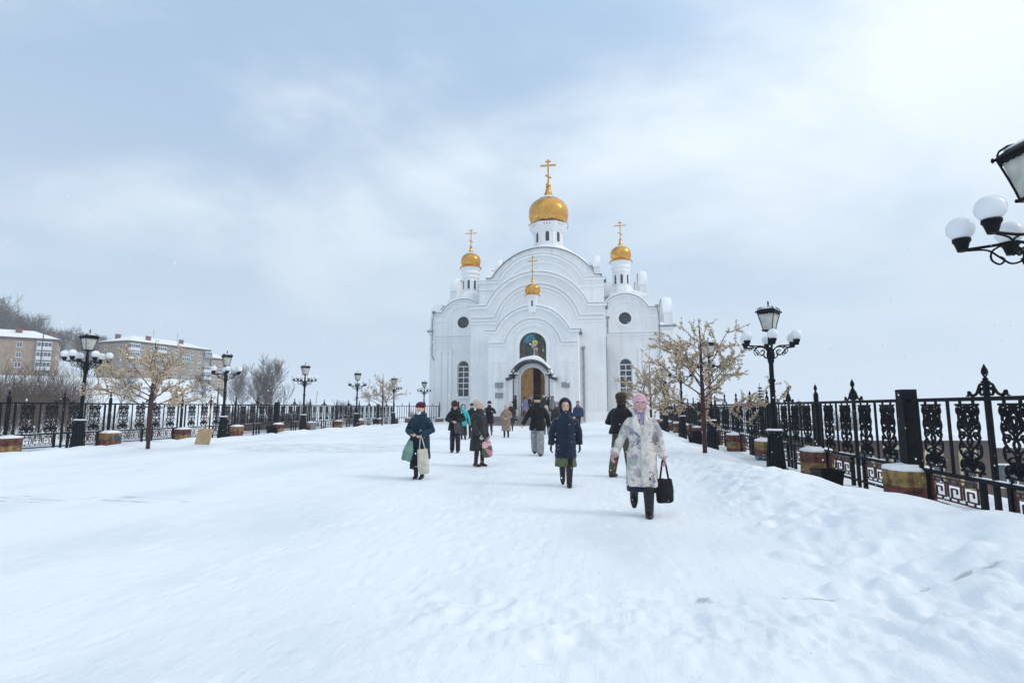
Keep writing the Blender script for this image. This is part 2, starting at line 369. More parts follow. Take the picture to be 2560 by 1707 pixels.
def ground_material():
    m = bpy.data.materials.new('trodden snow'); m.use_nodes = True; t = m.node_tree; b = t.nodes['Principled BSDF']
    def n(ty, **k):
        x = t.nodes.new(ty)
        for a, v in k.items(): setattr(x, a, v)
        return x
    l = t.links.new
    def mth(op, a, c=None, clamp=False):
        x = n('ShaderNodeMath', operation=op); x.use_clamp = clamp
        for i, q in enumerate((a, c)):
            if q is None: continue
            if isinstance(q, (int, float)): x.inputs[i].default_value = q
            else: l(q, x.inputs[i])
        return x.outputs[0]
    def mr(v, a, c, d=0.0, e=1.0):
        x = n('ShaderNodeMapRange', interpolation_type='SMOOTHSTEP'); l(v, x.inputs[0])
        for i, q in enumerate((a, c, d, e)): x.inputs[i + 1].default_value = q
        return x.outputs[0]
    g = n('ShaderNodeNewGeometry'); sp = n('ShaderNodeSeparateXYZ'); l(g.outputs['Position'], sp.inputs[0]); X, Y = sp.outputs[0], sp.outputs[1]
    def noise_at(scale, sx=1, sy=1, detail=6, rough=0.6, rz=0.0):
        mp = n('ShaderNodeMapping'); mp.inputs['Scale'].default_value = (sx, sy, 1); mp.inputs['Rotation'].default_value = (0, 0, rz); l(g.outputs['Position'], mp.inputs[0])
        x = n('ShaderNodeTexNoise'); x.inputs['Scale'].default_value = scale; x.inputs['Detail'].default_value = detail; x.inputs['Roughness'].default_value = rough; l(mp.outputs[0], x.inputs['Vector']); return x.outputs['Fac']
    # packed snow: slightly greyer where trodden thin
    thin = mr(noise_at(0.55, 1, 0.45, 8, 0.62), 0.42, 0.68)
    mx = n('ShaderNodeMix', data_type='RGBA'); l(thin, mx.inputs[0]); mx.inputs[6].default_value = (0.87, 0.895, 0.925, 1); mx.inputs[7].default_value = (0.77, 0.815, 0.865, 1)
    # worn patches where the asphalt shows through (cx, cy, rx, ry, threshold)
    tot = None
    for cx, cy, rx, ry, th in PATCHES:
        d = mth('ADD', mth('POWER', mth('ABSOLUTE', mth('DIVIDE', mth('SUBTRACT', X, cx), rx)), 2.0), mth('POWER', mth('ABSOLUTE', mth('DIVIDE', mth('SUBTRACT', Y, cy), ry)), 2.0))
        f = mth('SUBTRACT', 1.0, mth('MINIMUM', d, 1.0))
        nz = noise_at(2.3, 0.5, 3.4, 9, 0.72, 0.12)
        v = mr(nz, th - 0.06, th + 0.02)
        v = mth('MULTIPLY', v, mr(f, 0.02, 0.35))
        tot = v if tot is None else mth('MAXIMUM', tot, v)
    # a crack of bare asphalt under the trodden ridge, and grit
    yc = mth('ADD', mth('MULTIPLY', X, 0.02), 4.66)
    dd = mth('ABSOLUTE', mth('SUBTRACT', Y, mth('ADD', yc, mth('MULTIPLY', mth('SUBTRACT', noise_at(1.1), 0.5), 0.22))))
    crack = mth('MULTIPLY', mth('MULTIPLY', mr(dd, 0.008, 0.05, 1, 0), mr(noise_at(4.5, 1, 1, 6), 0.50, 0.60)), mth('MULTIPLY', mr(X, -0.2, 0.6), mr(X, 2.6, 3.4, 1, 0)))
    grit = mth('MULTIPLY', mr(noise_at(9, 1, 1, 4, 0.7), 0.715, 0.76), mr(noise_at(0.7, 1, 1, 3), 0.52, 0.70))
    tot = mth('MAXIMUM', tot, mth('MAXIMUM', mth('MULTIPLY', crack, 0.9), mth('MULTIPLY', grit, 0.45)))
    mx2 = n('ShaderNodeMix', data_type='RGBA'); l(mth('MULTIPLY', tot, 0.55), mx2.inputs[0]); l(mx.outputs[2], mx2.inputs[6]); mx2.inputs[7].default_value = (0.10, 0.105, 0.11, 1)
    l(mx2.outputs[2], b.inputs['Base Color'])
    b.inputs['Specular IOR Level'].default_value = 0.25
    l(mr(thin, 0, 1, 0.75, 0.5), b.inputs['Roughness'])
    b1 = n('ShaderNodeBump'); b1.inputs['Distance'].default_value = 0.035; b1.inputs['Strength'].default_value = 0.55; l(noise_at(2.2, 1, 0.6, 9, 0.62, 0.3), b1.inputs['Height'])
    b2 = n('ShaderNodeBump'); b2.inputs['Distance'].default_value = 0.015; b2.inputs['Strength'].default_value = 0.65; l(noise_at(14, 1, 0.8, 8, 0.70), b2.inputs['Height']); l(b1.outputs[0], b2.inputs['Normal'])
    b3 = n('ShaderNodeBump'); b3.inputs['Distance'].default_value = 0.020; b3.inputs['Strength'].default_value = 0.6; l(noise_at(5.0, 1.6, 0.22, 7, 0.62, -0.45), b3.inputs['Height']); l(b2.outputs[0], b3.inputs['Normal'])
    l(b3.outputs[0], b.inputs['Normal'])
    return m
PATCHES = [(-10.2, 19.6, 4.4, 2.6, 0.565), (-7.7, 8.1, 1.2, 0.30, 0.585), (-9.8, 7.8, 1.3, 0.34, 0.585), (-9.0, 33.0, 9.0, 4.0, 0.63), (-0.5, 40.0, 6.0, 4.0, 0.65), (-0.42, 3.4, 0.10, 0.10, 0.60)]
me.materials.append(ground_material())
tag(put('ground', me), kind='structure')

# ------------------------------------------------------------------ church
XC = -6.05
gold = bpy.data.materials.new('gilded sheet'); gold.use_nodes = True
def _gold():
    t = gold.node_tree; b = t.nodes['Principled BSDF']; l = t.links.new
    b.inputs['Metallic'].default_value = 1.0; b.inputs['Roughness'].default_value = 0.15
    tc = t.nodes.new('ShaderNodeTexCoord')
    n1 = t.nodes.new('ShaderNodeTexNoise'); n1.inputs['Scale'].default_value = 2.0; n1.inputs['Detail'].default_value = 4; l(tc.outputs['Object'], n1.inputs['Vector'])
    mx = t.nodes.new('ShaderNodeMix'); mx.data_type = 'RGBA'; mx.inputs[6].default_value = (0.80, 0.43, 0.10, 1); mx.inputs[7].default_value = (0.55, 0.27, 0.05, 1); l(n1.outputs['Fac'], mx.inputs[0]); l(mx.outputs[2], b.inputs['Base Color'])
    v = t.nodes.new('ShaderNodeTexVoronoi'); v.inputs['Scale'].default_value = 2.4; l(tc.outputs['Object'], v.inputs['Vector'])
    n2 = t.nodes.new('ShaderNodeTexNoise'); n2.inputs['Scale'].default_value = 1.6; n2.inputs['Detail'].default_value = 3; l(tc.outputs['Object'], n2.inputs['Vector'])
    ad = t.nodes.new('ShaderNodeMath'); ad.operation = 'MULTIPLY_ADD'; l(v.outputs['Distance'], ad.inputs[0]); ad.inputs[1].default_value = 0.5; l(n2.outputs['Fac'], ad.inputs[2])
    bp = t.nodes.new('ShaderNodeBump'); bp.inputs['Distance'].default_value = 0.10; bp.inputs['Strength'].default_value = 0.5; l(ad.outputs[0], bp.inputs['Height']); l(bp.outputs[0], b.inputs['Normal'])
_gold()
church = thing('church', 'white plastered church with arched gables and gilded onion domes', 'church', (XC, 49, 0))
def C(mb, name, m, parent=church, **k):          # church parts are written in plan coordinates centred on its axis
    o = mb.build(name, m, parent, **k)
    return o
# the church empty sits at (XC,49,0): local x is measured from the axis, local y = world Y - 49
Y0 = 49.0
def gable(hw, z0, zs, ha, za, n=28, d=0.0):
    rise = za - zs; r = (ha * ha + rise * rise) / (2 * rise); cz = za - r
    r2 = r - d; zz = zs - d; h2 = math.sqrt(max(r2 * r2 - (zz - cz) ** 2, 0.01)); a = math.degrees(math.atan2(zz - cz, h2))
    top = arc(0, cz, r2, a, 180 - a, n)
    return [(-hw, z0), (hw, z0), (hw, zz)] + top + [(-hw, zz)]
def top_path(hw, zs, ha, za, d=0.0, n=28):
    g = gable(hw, 0, zs, ha, za, n, d); return [(-p[0], p[1]) for p in g[2:]]     # left shoulder -> right shoulder, mirrored order
def strip(path, t, y0, y1, shift=0.0, wob=0.0, rnd=None):
    """a band of thickness t laid on a (x,z) polyline, extruded in y"""
    out = []; k = len(path)
    for i, p in enumerate(path):
        a = path[max(i - 1, 0)]; b = path[min(i + 1, k - 1)]; dx, dz = b[0] - a[0], b[1] - a[1]; l = math.hypot(dx, dz) or 1
        nx_, nz_ = -dz / l, dx / l
        if nz_ < 0: nx_, nz_ = -nx_, -nz_
        tt = t * (1 + (rnd.uniform(-wob, wob) if rnd else 0))
        out.append(((p[0] + nx_ * shift, p[1] + nz_ * shift), (p[0] + nx_ * (shift + tt), p[1] + nz_ * (shift + tt))))
    m = MB(); vs = []
    for lo, hi in out: vs += [(lo[0], y0, lo[1]), (hi[0], y0, hi[1]), (hi[0], y1, hi[1]), (lo[0], y1, lo[1])]
    fs = []
    for i in range(k - 1):
        a, b = 4 * i, 4 * i + 4
        fs += [(a, b, b + 1, a + 1), (a + 1, b + 1, b + 2, a + 2), (a + 2, b + 2, b + 3, a + 3), (a + 3, b + 3, b, a)]
    fs += [(0, 1, 2, 3), (4 * k - 1, 4 * k - 2, 4 * k - 3, 4 * k - 4)]
    return m.add(vs, fs)
rs = random.Random(4)
def shift_pts(path, dx): return [(x + dx, z) for x, z in path]

# --- porch (front block)
PZ = (4.15, 8.55, 3.41, 10.78)       # half width, shoulder, arch half span, apex
hw, zs, ha, za = PZ
ports = arched(0, 0.75, 1.42, 5.30, 18)
C(MB().prism(gable(hw, 0.0, zs, ha, za), 0, 3.4, [ports, arched(0, 5.45, 1.78, 8.95, 20)]), 'porch_wall', plaster)
niche = C(MB().box(-1.9, .14, 5.4, 1.9, .9, 9.1), 'icon_niche_back', plaster2)
C(MB().prism(arched(0, 5.45, 1.50, 8.66, 20), 0.06, 0.2, [arched(0, 5.5, 1.24, 8.38, 20)]), 'icon_surround', plaster2)
for d, w, pr in ((0.0, 0.22, 0.26), (0.95, 0.16, 0.18), (1.25, 0.14, 0.12)):
    p = top_path(hw + (0.18 if d == 0 else 0.01), zs, ha, za, d)
    C(strip(p, w, -pr, 0.0, -w), 'cornice_moulding', plaster2)
roofp = top_path(hw + 0.28, zs, ha, za, 0)
C(strip(roofp, 0.03, -0.30, 3.4, 0.002), 'roof_edge', zincd)
def snow_on(path, t, y0, y1, name='roof_snow', steps=5, fade=None):
    """snow lying on a roof: uneven, thinner on steep flanks"""
    k = len(path); m = MB(); rows = []
    for j in range(steps + 1):
        y = y0 + (y1 - y0) * j / steps; row = []
        for i, p in enumerate(path):
            a = path[max(i - 1, 0)]; b = path[min(i + 1, k - 1)]; dx, dz = b[0] - a[0], b[1] - a[1]; l = math.hypot(dx, dz) or 1
            up = abs(dx) / l; nx_, nz_ = -dz / l, dx / l
            if nz_ < 0: nx_, nz_ = -nx_, -nz_
            tt = t * (0.25 + 0.75 * up ** 1.5) * (0.75 + 0.5 * noise.noise(Vector((p[0] * 1.3, y * 1.1, t * 9))) + .12)
            if i in (0, k - 1): tt *= .4
            if j == 0: tt *= .75
            row.append((p[0] + nx_ * tt, y, p[1] + nz_ * tt))
        rows.append(row)
    base0 = [(p[0], y0, p[1]) for p in path]; rows = [base0] + rows + [[(p[0], y1, p[1]) for p in path]]
    vs = [p for r in rows for p in r]; fs = [(r * k + i, r * k + i + 1, (r + 1) * k + i + 1, (r + 1) * k + i) for r in range(len(rows) - 1) for i in range(k - 1)]
    m.add(vs, fs); return C(m, name, snowm, smooth=True)
snow_on(shift_pts(top_path(hw + 0.26, zs, ha, za), 0), 0.30, -0.27, 3.4) .location.z = 0.034
# plinth
C(MB().box(-hw - .12, -.12, 0, -2.06, .0, .95), 'base_course', plaster2); C(MB().box(2.06, -.12, 0, hw + .12, 0, .95), 'base_course', plaster2)
# pilaster pairs with capitals
for sx in (-1, 1):
    for x0 in (2.62, 3.42):
        m = MB().box(sx * x0 - .2, -.07, .95, sx * x0 + .2, 0, 5.6)
        for z in (4.9, 5.25, 5.6): m.box(sx * x0 - .27, -.12, z, sx * x0 + .27, 0, z + .09)
        m.box(sx * x0 - .23, -.10, 5.69, sx * x0 + .23, 0, 5.95)
        C(m, 'pilaster', plaster2)
# memorial plaques
plq = mat('grey granite plaque', (0.30, 0.32, 0.33), 0.5, 0, 0.25, 12, 0.002, 90)
for x, z in ((-3.10, 3.55), (-3.10, 2.62), (2.98, 3.55)):
    p = C(MB().box(x - .36, -.16, z - .24, x + .36, -.075, z + .24), 'plaque', plq)
    C(MB().box(x - .40, -.17, z + .245, x + .40, -.07, z + .30), 'plaque_ledge', snowm, p)
# icon painting under the arch: forest, sky and a kneeling saint
ic = {k: mat('icon ' + k, c, 0.35, 0, v, 5) for k, c, v in (('forest', (0.012, 0.045, 0.035), .6), ('glade', (0.02, 0.11, 0.06), .5), ('sky', (0.04, 0.16, 0.24), .4), ('bark', (0.10, 0.045, 0.03), .5), ('robe', (0.20, 0.12, 0.08), .4), ('pale', (0.45, 0.38, 0.30), .3), ('halo', (0.75, 0.55, 0.12), .2), ('stone', (0.14, 0.09, 0.06), .5), ('frame', (0.10, 0.09, 0.03), .3))}
order = list(ic); M_ = [ic[k] for k in order]; mi = {k: i for i, k in enumerate(order)}
m = MB(); m.prism(arched(0, 5.5, 1.235, 8.37, 20), 0.115, 0.135, mi=mi['frame']); yy = [0.112]
def flat(poly, c):
    if sum(poly[i][0] * poly[(i + 1) % len(poly)][1] - poly[(i + 1) % len(poly)][0] * poly[i][1] for i in range(len(poly))) < 0: poly = poly[::-1]
    m.prism(poly, yy[0], 0.1345, mi=mi[c]); yy[0] -= 0.0025
flat(arched(0, 5.53, 1.17, 8.31, 20), 'forest')
flat([(-1.0, 5.6), (1.1, 5.6), (1.12, 6.1), (.4, 6.28), (-.3, 6.2), (-1.1, 6.45)], 'glade')
flat([(-.85, 7.45), (-.5, 7.4), (-.2, 7.62), (.05, 7.58), (.25, 7.9), (.02, 8.2), (-.4, 8.18), (-.8, 7.85)], 'sky')
for x, w in ((-.92, .11), (-.75, .07), (.62, .07), (.88, .10)): flat([(x - w, 5.9), (x + w, 5.9), (x + w * .7, 7.5), (x - w * .7, 7.5)], 'bark')
flat([(-.2, 5.72), (.95, 5.72), (.85, 5.95), (.5, 6.02), (-.1, 5.95)], 'stone')
flat(circ(.20, 7.42, .25, 16), 'halo')
flat([(-.02, 5.92), (.52, 5.92), (.5, 6.5), (.42, 7.0), (.3, 7.2), (.1, 7.2), (.0, 6.9), (.05, 6.4)], 'robe')
flat([(-.08, 5.95), (.14, 5.92), (.2, 6.5), (.22, 6.9), (.1, 6.9), (.06, 6.4)], 'pale')
flat([(.02, 6.95), (-.22, 7.2), (-.2, 7.32), (-.05, 7.3), (.1, 7.16)], 'pale')
flat([(.36, 7.0), (.5, 6.85), (.44, 6.7), (.2, 6.78), (.2, 6.9)], 'pale')
flat(circ(.20, 7.38, .12, 12), 'pale'); flat([(.1, 7.36), (.3, 7.36), (.26, 7.1), (.2, 7.02), (.14, 7.1)], 'pale')
flat([(.88, 6.75), (.96, 6.85), (1.02, 6.8), (1.03, 6.66), (.95, 6.55), (.86, 6.66)], 'pale')
C(m, 'icon_painting', M_)
# portal: stepped arch, canopy with snow, two door leaves
C(MB().prism(arched(0, .75, 1.62, 5.50, 22), -.35, .02, [arched(0, .70, 1.28, 5.28, 22)]), 'portal_arch', plaster2)
C(MB().prism(arched(0, .75, 1.30, 5.30, 22), -.05, .5, [arched(0, .72, 1.10, 5.14, 22)]), 'portal_inner_arch', plaster2)
for sx in (-1, 1):
    C(MB().box(sx * 1.62, -.9, .75, sx * 1.62 + sx * .42, 0.0, 3.9).box(sx * 1.57, -.98, 3.9, sx * 1.57 + sx * .52, 0.0, 4.06), 'portal_pier', plaster2)
cp = [(-2.25, 4.06), (-1.93, 4.12)] + [(-p[0], p[1]) for p in arc(0, 3.76, 1.93, 11, 169, 22)] + [(1.93, 4.12), (2.25, 4.06)]
C(strip(cp, 0.06, -1.65, 0.0, 0), 'canopy_roof', zincd)
C(strip(cp, 0.16, -1.60, -.0, -0.16), 'canopy_soffit', mat('canopy dark soffit', (.05, .05, .055), .6))
snow_on(cp, 0.34, -1.60, -0.01, 'canopy_snow').location.z = .062
C(MB().box(-1.1, .55, .72, 1.1, 3.3, .745), 'threshold', mat('stone tread', (.25, .24, .235), .8, 0, .15, 3, .004, 20))
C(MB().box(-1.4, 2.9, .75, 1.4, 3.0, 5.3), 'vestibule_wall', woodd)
def leaf(name, sgn, ang):
    root = bpy.data.objects.new(name, None); COL.objects.link(root); root.parent = church; root.location = (sgn * 1.08, .30, .76); root.rotation_euler = (0, 0, ang)
    # leaf outline: half of the arched opening, hinge at local x=0, meeting edge at -sgn*1.07
    pts = [(0, 0), (1.07, 0)] + [(1.07 - 1.07 * math.cos(a), 3.28 + 1.07 * math.sin(a)) for a in [PI / 2 * (1 - i / 10) for i in range(11)]]
    f = lambda x, z, y: (-sgn * x, y, z)
    MB().prism(pts, 0, .07, map=f).build('door_leaf', wood, root)
    for z0, z1 in ((.2, 1.25), (1.45, 2.7)): MB().prism([(.17, z0), (.92, z0), (.92, z1), (.17, z1)], -.02, .0, [[(.23, z0 + .06), (.86, z0 + .06), (.86, z1 - .06), (.23, z1 - .06)]], map=f).build('door_panel', wood, root)
    MB().prism([(.17, 2.9), (.92, 2.9), (.92, 3.75), (.6, 3.95), (.17, 3.1)], -.02, 0, map=f).build('door_panel', wood, root)
    MB().prism([(.96, 1.2), (1.0, 1.2), (1.0, 1.6), (.96, 1.6)], -.06, -.02, map=f).build('door_handle', zincd, root)
    return root
leaf('door', -1, R(2)); leaf('door', 1, R(-62))
# steps
stone = MATS['stone tread']
for i in range(5):
    C(MB().box(-3.4 + .0 * i, -3.95 + .33 * i, 0.15 * i - (.1 if i == 0 else 0), 3.4, -3.95 + .33 * (i + 1) if i < 4 else -.125, .15 * (i + 1) - .025).box(-3.43, -3.98 + .33 * i, .15 * (i + 1) - .025, 3.43, -3.945 + .33 * (i + 1) + (.0 if i < 4 else 2.2), .15 * (i + 1)), 'step', stone)
C(MB().box(-3.3, -2.2, .751, -1.4, -.4, .80).box(1.7, -2.0, .751, 3.3, -.4, .80), 'landing_snow', snowm)

# --- onion dome with ball and cross
ONION = [(.80, -.60), (.86, -.54), (.94, -.38), (.99, -.19), (1, 0), (.985, .18), (.93, .36), (.82, .52), (.66, .65), (.50, .735), (.37, .80), (.29, .88), (.225, 1.0), (.165, 1.18), (.12, 1.34), (.10, 1.42)]
def onion(name, x, y, zc, rad, ctop, carm, seg=40, zstretch=1.0, skirt=0.9):
    d = bpy.data.objects.new(name, None); COL.objects.link(d); d.parent = church; d.location = (x, y, zc)
    MB().lathe([(a * rad, b * rad * zstretch) for a, b in ONION], seg).build('dome_shell', gold, d, auto=40)
    MB().lathe([(skirt * rad, -.60 * rad), (skirt * rad * 1.08, -.66 * rad), (skirt * rad * 1.08, -.70 * rad), (skirt * rad * .98, -.72 * rad)], seg).build('dome_skirt', gold, d, auto=30)
    # toothed edging of the skirt
    t = MB(); k = 44
    for i in range(k):
        a = 2 * PI * i / k; rr = skirt * rad * 1.07
        t.bar((math.cos(a) * rr, math.sin(a) * rr, -.69 * rad), (math.cos(a) * rr, math.sin(a) * rr, -.80 * rad), .055 * rad, .02 * rad)
    t.build('skirt_teeth', gold, d)
    MB().lathe([(.56 * rad, .73 * rad * zstretch), (.52 * rad, .775 * rad * zstretch), (.40 * rad, .835 * rad * zstretch), (.30 * rad, .90 * rad * zstretch), (.22 * rad, .90 * rad * zstretch)], 24).build('dome_snow', snowm, d, auto=60)
    zb = 1.54 * rad * zstretch; br = .125 * rad
    MB().ell((0, 0, zb), (br, br, br), 16, 10).build('ball', gold, d, smooth=True)
    MB().lathe([(.13 * rad, zb - br * 1.1), (.15 * rad, zb - br), (.13 * rad, zb - br * .85)], 16).build('collar', gold, d)
    h = ctop - zc; w = max(.035 * rad, .035) * 1.15; c = MB(); z0 = zb + br * .8
    c.box(-w, -w * .8, z0, w, w * .8, h)
    L_ = h - z0
    c.box(-carm, -w * .7, z0 + L_ * .72, carm, w * .7, z0 + L_ * .72 + 2 * w); c.box(-carm * .33, -w * .7, z0 + L_ * .885, carm * .33, w * .7, z0 + L_ * .885 + 2 * w)
    c.bar((-carm * .34, 0, z0 + L_ * .34), (carm * .34, 0, z0 + L_ * .34 - carm * .42), 2 * w, 2 * w, up=(0, 1, 0))
    c.build('cross', gold, d)
    return d
onion('dome', 0.0, 0.05, 12.33, .71, 15.64, .45, 32)
C(MB().box(-.36, -.32, 10.2, .36, .38, 11.45).box(-.42, -.38, 11.45, .42, .44, 11.55), 'dome_pedestal', plaster2)
C(MB().lathe([(.40, 11.5), (.44, 11.56), (.56, 11.68), (.62, 11.76), (.62, 11.84)], 24, (0, .05, 0)), 'dome_drum', plaster2)
C(MB().prism(arched(0, 10.75, .075, 11.3, 8), -.325, -.31, map=lambda x, z, y: (x, y, z)), 'slit_window', glassd)

# --- main front block
hw, zs, ha, za = MAIN = (6.65, 11.55, 5.0, 14.85); ym = 3.4
C(MB().prism(gable(hw, 0, zs, ha, za), ym, ym + 3.6), 'nave_wall', plaster)
for d, w, pr in ((0.0, .26, .28), (.95, .18, .18), (1.32, .16, .14), (1.66, .16, .10)):
    C(strip(top_path(hw + (.2 if d == 0 else .012), zs, ha, za, d), w, ym - pr, ym, -w), 'cornice_moulding', plaster2)
C(strip(top_path(hw + .3, zs, ha, za), .03, ym - .32, ym + 3.6, .002), 'roof_edge', zincd)
snow_on(top_path(hw + .28, zs, ha, za), .34, ym - .28, ym + 3.58).location.z = .034
C(MB().box(-hw - .14, ym - .14, 0, -hw + 2.4, ym, 1.1), 'base_course', plaster2); C(MB().box(hw - 2.4, ym - .14, 0, hw + .14, ym, 1.1), 'base_course', plaster2)
# --- upper front gable and the crossing gable behind it
hw, zs, ha, za = (6.62, 14.95, 4.55, 17.75); yu = 7.0
C(MB().prism(gable(hw, 8, zs, ha, za), yu, yu + 2.5), 'upper_wall', plaster)
for d, w, pr in ((0, .22, .26), (.8, .16, .16)):
    C(strip(top_path(hw + (.18 if d == 0 else .012), zs, ha, za, d), w, yu - pr, yu, -w), 'cornice_moulding', plaster2)
C(strip(top_path(hw + .26, zs, ha, za), .03, yu - .28, yu + 2.5, .002), 'roof_edge', zincd)
snow_on(top_path(hw + .24, zs, ha, za), .14, yu - .25, yu + 2.48).location.z = .034
hw, zs, ha, za = (6.3, 15.9, 5.75, 19.2); yx = 9.5
C(MB().prism(gable(hw, 9, zs, ha, za), yx, yx + 15), 'crossing_wall', plaster)
C(strip(top_path(hw + .15, zs, ha, za), .03, yx - .25, yx + 15, .002), 'roof_edge', zincd)
C(strip(top_path(hw + .012, zs, ha, za, .7), .14, yx - .08, yx, -.14), 'cornice_moulding', plaster2)
snow_on(top_path(hw + .13, zs, ha, za), .12, yx - .2, yx + 14.9).location.z = .034
C(MB().lathe([(6.2, 18.2), (4.4, 19.6), (2.6, 20.9), (2.0, 21.3)], 8, (0, 17, 0), PI / 8), 'drum_base_roof', snowm)
# --- main drum and dome
def drum8(x, y, r, z0, z1, wh, ww, n=8, ph=PI / 8, wz=None):
    d = C(MB().lathe([(r, z0), (r, z1)], n, (x, y, 0), ph), 'drum', plaster)
    wz = wz or (z0 + .6)
    for i in range(n):
        a = 2 * PI * i / n + ph + PI / n; ap = r * math.cos(PI / n)
        if math.sin(a) > 0.45: continue
        ca, sa = math.cos(a), math.sin(a)
        f = lambda u, z, q, ca=ca, sa=sa: (x + ca * (ap + q) - sa * u, y + sa * (ap + q) + ca * u, z)
        MB().prism(arched(0, wz, ww, wz + wh, 10), .004, .03, map=f).build('window_pane', glassd, d)
        MB().prism(arched(0, wz - .07, ww + .09, wz + wh + .09, 10), 0.0, .07, [arched(0, wz, ww, wz + wh, 10)], map=f).build('window_frame', plaster2, d)
    return d
drum8(0, 17, 1.92, 20.8, 23.5, 1.25, .23, wz=21.75)
C(MB().lathe([(1.95, 23.1), (2.1, 23.15), (2.1, 23.35), (2.3, 23.4), (2.3, 23.62), (2.5, 23.68), (2.5, 23.9), (2.62, 23.95), (2.62, 24.1)], 8, (0, 17, 0), PI / 8), 'drum_cornice', plaster2)
C(MB().lathe([(2.66, 24.1), (2.66, 24.15), (2.1, 24.3)], 8, (0, 17, 0), PI / 8), 'drum_flashing', zincd)
onion('dome', 0, 17, 25.75, 2.52, 33.0, 1.0, 48, skirt=.86)

# --- side wings with round and arched windows
def window_arch(x, y, z0, ztop, hwid, rows, parent=church):
    w = bpy.data.objects.new('window', None); COL.objects.link(w); w.parent = parent; w.location = (x, y, 0)
    MB().prism(arched(0, z0 - .02, hwid + .01, ztop + .01, 16), .30, .34).build('pane', glassd, w)
    f = MB(); t = .055; zs_ = ztop - hwid
    f.prism(arched(0, z0, hwid, ztop, 16), .20, .29, [arched(0, z0 + .08, hwid - .08, ztop - .08, 16)])
    f.box(-t / 1.4, .205, z0 + .07, t / 1.4, .285, zs_)
    for i in range(rows + 1):
        z = z0 + .9 + (zs_ - z0 - .9) * i / rows; f.box(-hwid + .07, .203, z - t, hwid - .07, .287, z + t * .8)
    f.build('frame', wframe, w)
    MB().box(-hwid - .16, -.14, z0 - .2, hwid + .16, .28, z0 - .06).build('sill', plaster2, w)
    MB().box(-hwid - .12, -.11, z0 - .06, hwid + .12, .19, z0 + .04).build('sill_snow', snowm, w)
    MB().prism(arched(0, z0 - .02, hwid + .22, ztop + .22, 18), -.05, 0, [arched(0, z0 - .05, hwid + .003, ztop + .003, 18)]).build('surround', plaster2, w)
    return w
yw = 8.5
def wing(sx):
    # outline in outward coordinate u: 6.55 (inner) .. 12.1 (outer)
    u0, u1, cu = 6.3, 12.1, 8.75; zs, ha, za = 11.95, 2.38, 13.42; rise = za - zs; r = (ha * ha + rise * rise) / (2 * rise); cz = za - r
    a = math.degrees(math.atan2(zs - cz, ha))
    arcp = arc(cu, cz, r, a, 180 - a, 20)
    F = lambda p: [(sx * q[0], q[1]) for q in p]
    out = [(u0, 0), (u1, 0), (u1, zs)] + arcp + [(u0, zs)]
    win = arched(8.70, 2.67, .65, 6.63, 16); rnd = circ(8.75, 10.84, .66, 28)
    o = F(out); h = [F(win), F(rnd)]
    if sx < 0: o = o[::-1]; h = [k[::-1] for k in h]
    C(MB().prism(o, yw, yw + .9, h), 'wing_wall', plaster)
    C(MB().box(min(sx * u0, sx * u1), yw + .9, 0, max(sx * u0, sx * u1), yw + 6, zs - .1), 'wing_body', plaster)
    ap = [(u1 + .2, zs)] + arcp + [(u0, zs)]
    ap = sorted(F(ap), key=lambda q: q[0])
    C(strip(ap, .03, yw - .28, yw + 6, .002), 'roof_edge', zincd)
    C(strip(ap, .2, yw - .18, yw, -.2), 'cornice_moulding', plaster2)
    ap2 = sorted(F([(u1, zs - .9), (cu + ha - .55, zs - .9)] + arc(cu, cz, r - .75, a + 14, 166 - a, 18) + [(cu - ha + .3, zs - .9)]), key=lambda q: q[0])
    C(strip(ap2, .13, yw - .07, yw, -.13), 'cornice_moulding', plaster2)
    snow_on(ap, .26, yw - .25, yw + 5.9).location.z = .034
    for z, t, pr in ((9.35, .14, .12), (9.02, .10, .08), (8.75, .08, .05)):
        C(MB().box(min(sx * 6.66, sx * (u1 + pr)), yw - pr, z, max(sx * 6.66, sx * (u1 + pr)), yw, z + t), 'string_course', plaster2)
    for x0, w_ in ((10.15, .16), (10.75, .3), (11.5, .34)):
        C(MB().box(sx * x0 - w_, yw - .10, 1.0, sx * x0 + w_, yw, 7.5).box(sx * x0 - w_ - .06, yw - .14, 7.5, sx * x0 + w_ + .06, yw, 7.66), 'pilaster', plaster2)
    C(MB().box(min(sx * 6.8, sx * (u1 + .12)), yw - .16, 0, max(sx * 6.8, sx * (u1 + .12)), yw, 1.0), 'base_course', plaster2)
    window_arch(sx * 8.70, yw, 2.67, 6.63, .65, 4)
    rw = bpy.data.objects.new('round_window', None); COL.objects.link(rw); rw.parent = church; rw.location = (sx * 8.75, yw, 10.84)
    MB().prism(circ(0, 0, .67, 28), .25, .28).build('pane', glassd, rw)
    MB().prism(circ(0, 0, .86, 28), -.07, 0, [circ(0, 0, .655, 28)]).build('frame', plaster2, rw)
    # tower
    tx, ty = sx * 8.57, 11.0
    C(MB().box(tx - 1.35, ty - 1.35, 11.8, tx + 1.35, ty + 1.35, 13.9).lathe([(1.5, 13.9), (1.3, 14.4), (1.02, 14.75)], 8, (tx, ty, 0), PI / 8), 'tower_base', plaster)
    drum8(tx, ty, .95, 14.5, 16.6, 1.05, .14, 8, PI / 8, wz=14.95)
    C(MB().lathe([(.94, 16.3), (1.0, 16.35), (1.0, 16.45), (.95, 16.55), (.95, 16.7), (1.08, 16.8), (1.08, 16.95), (.98, 17.05), (.98, 17.2), (1.12, 17.35), (1.18, 17.5), (1.18, 17.58)], 28, (tx, ty, 0)), 'tower_cornice', plaster2)
    onion('dome', tx, ty, 18.4, 1.15, 22.28, .68, 36, skirt=1.0)
for sx in (-1, 1): wing(sx)

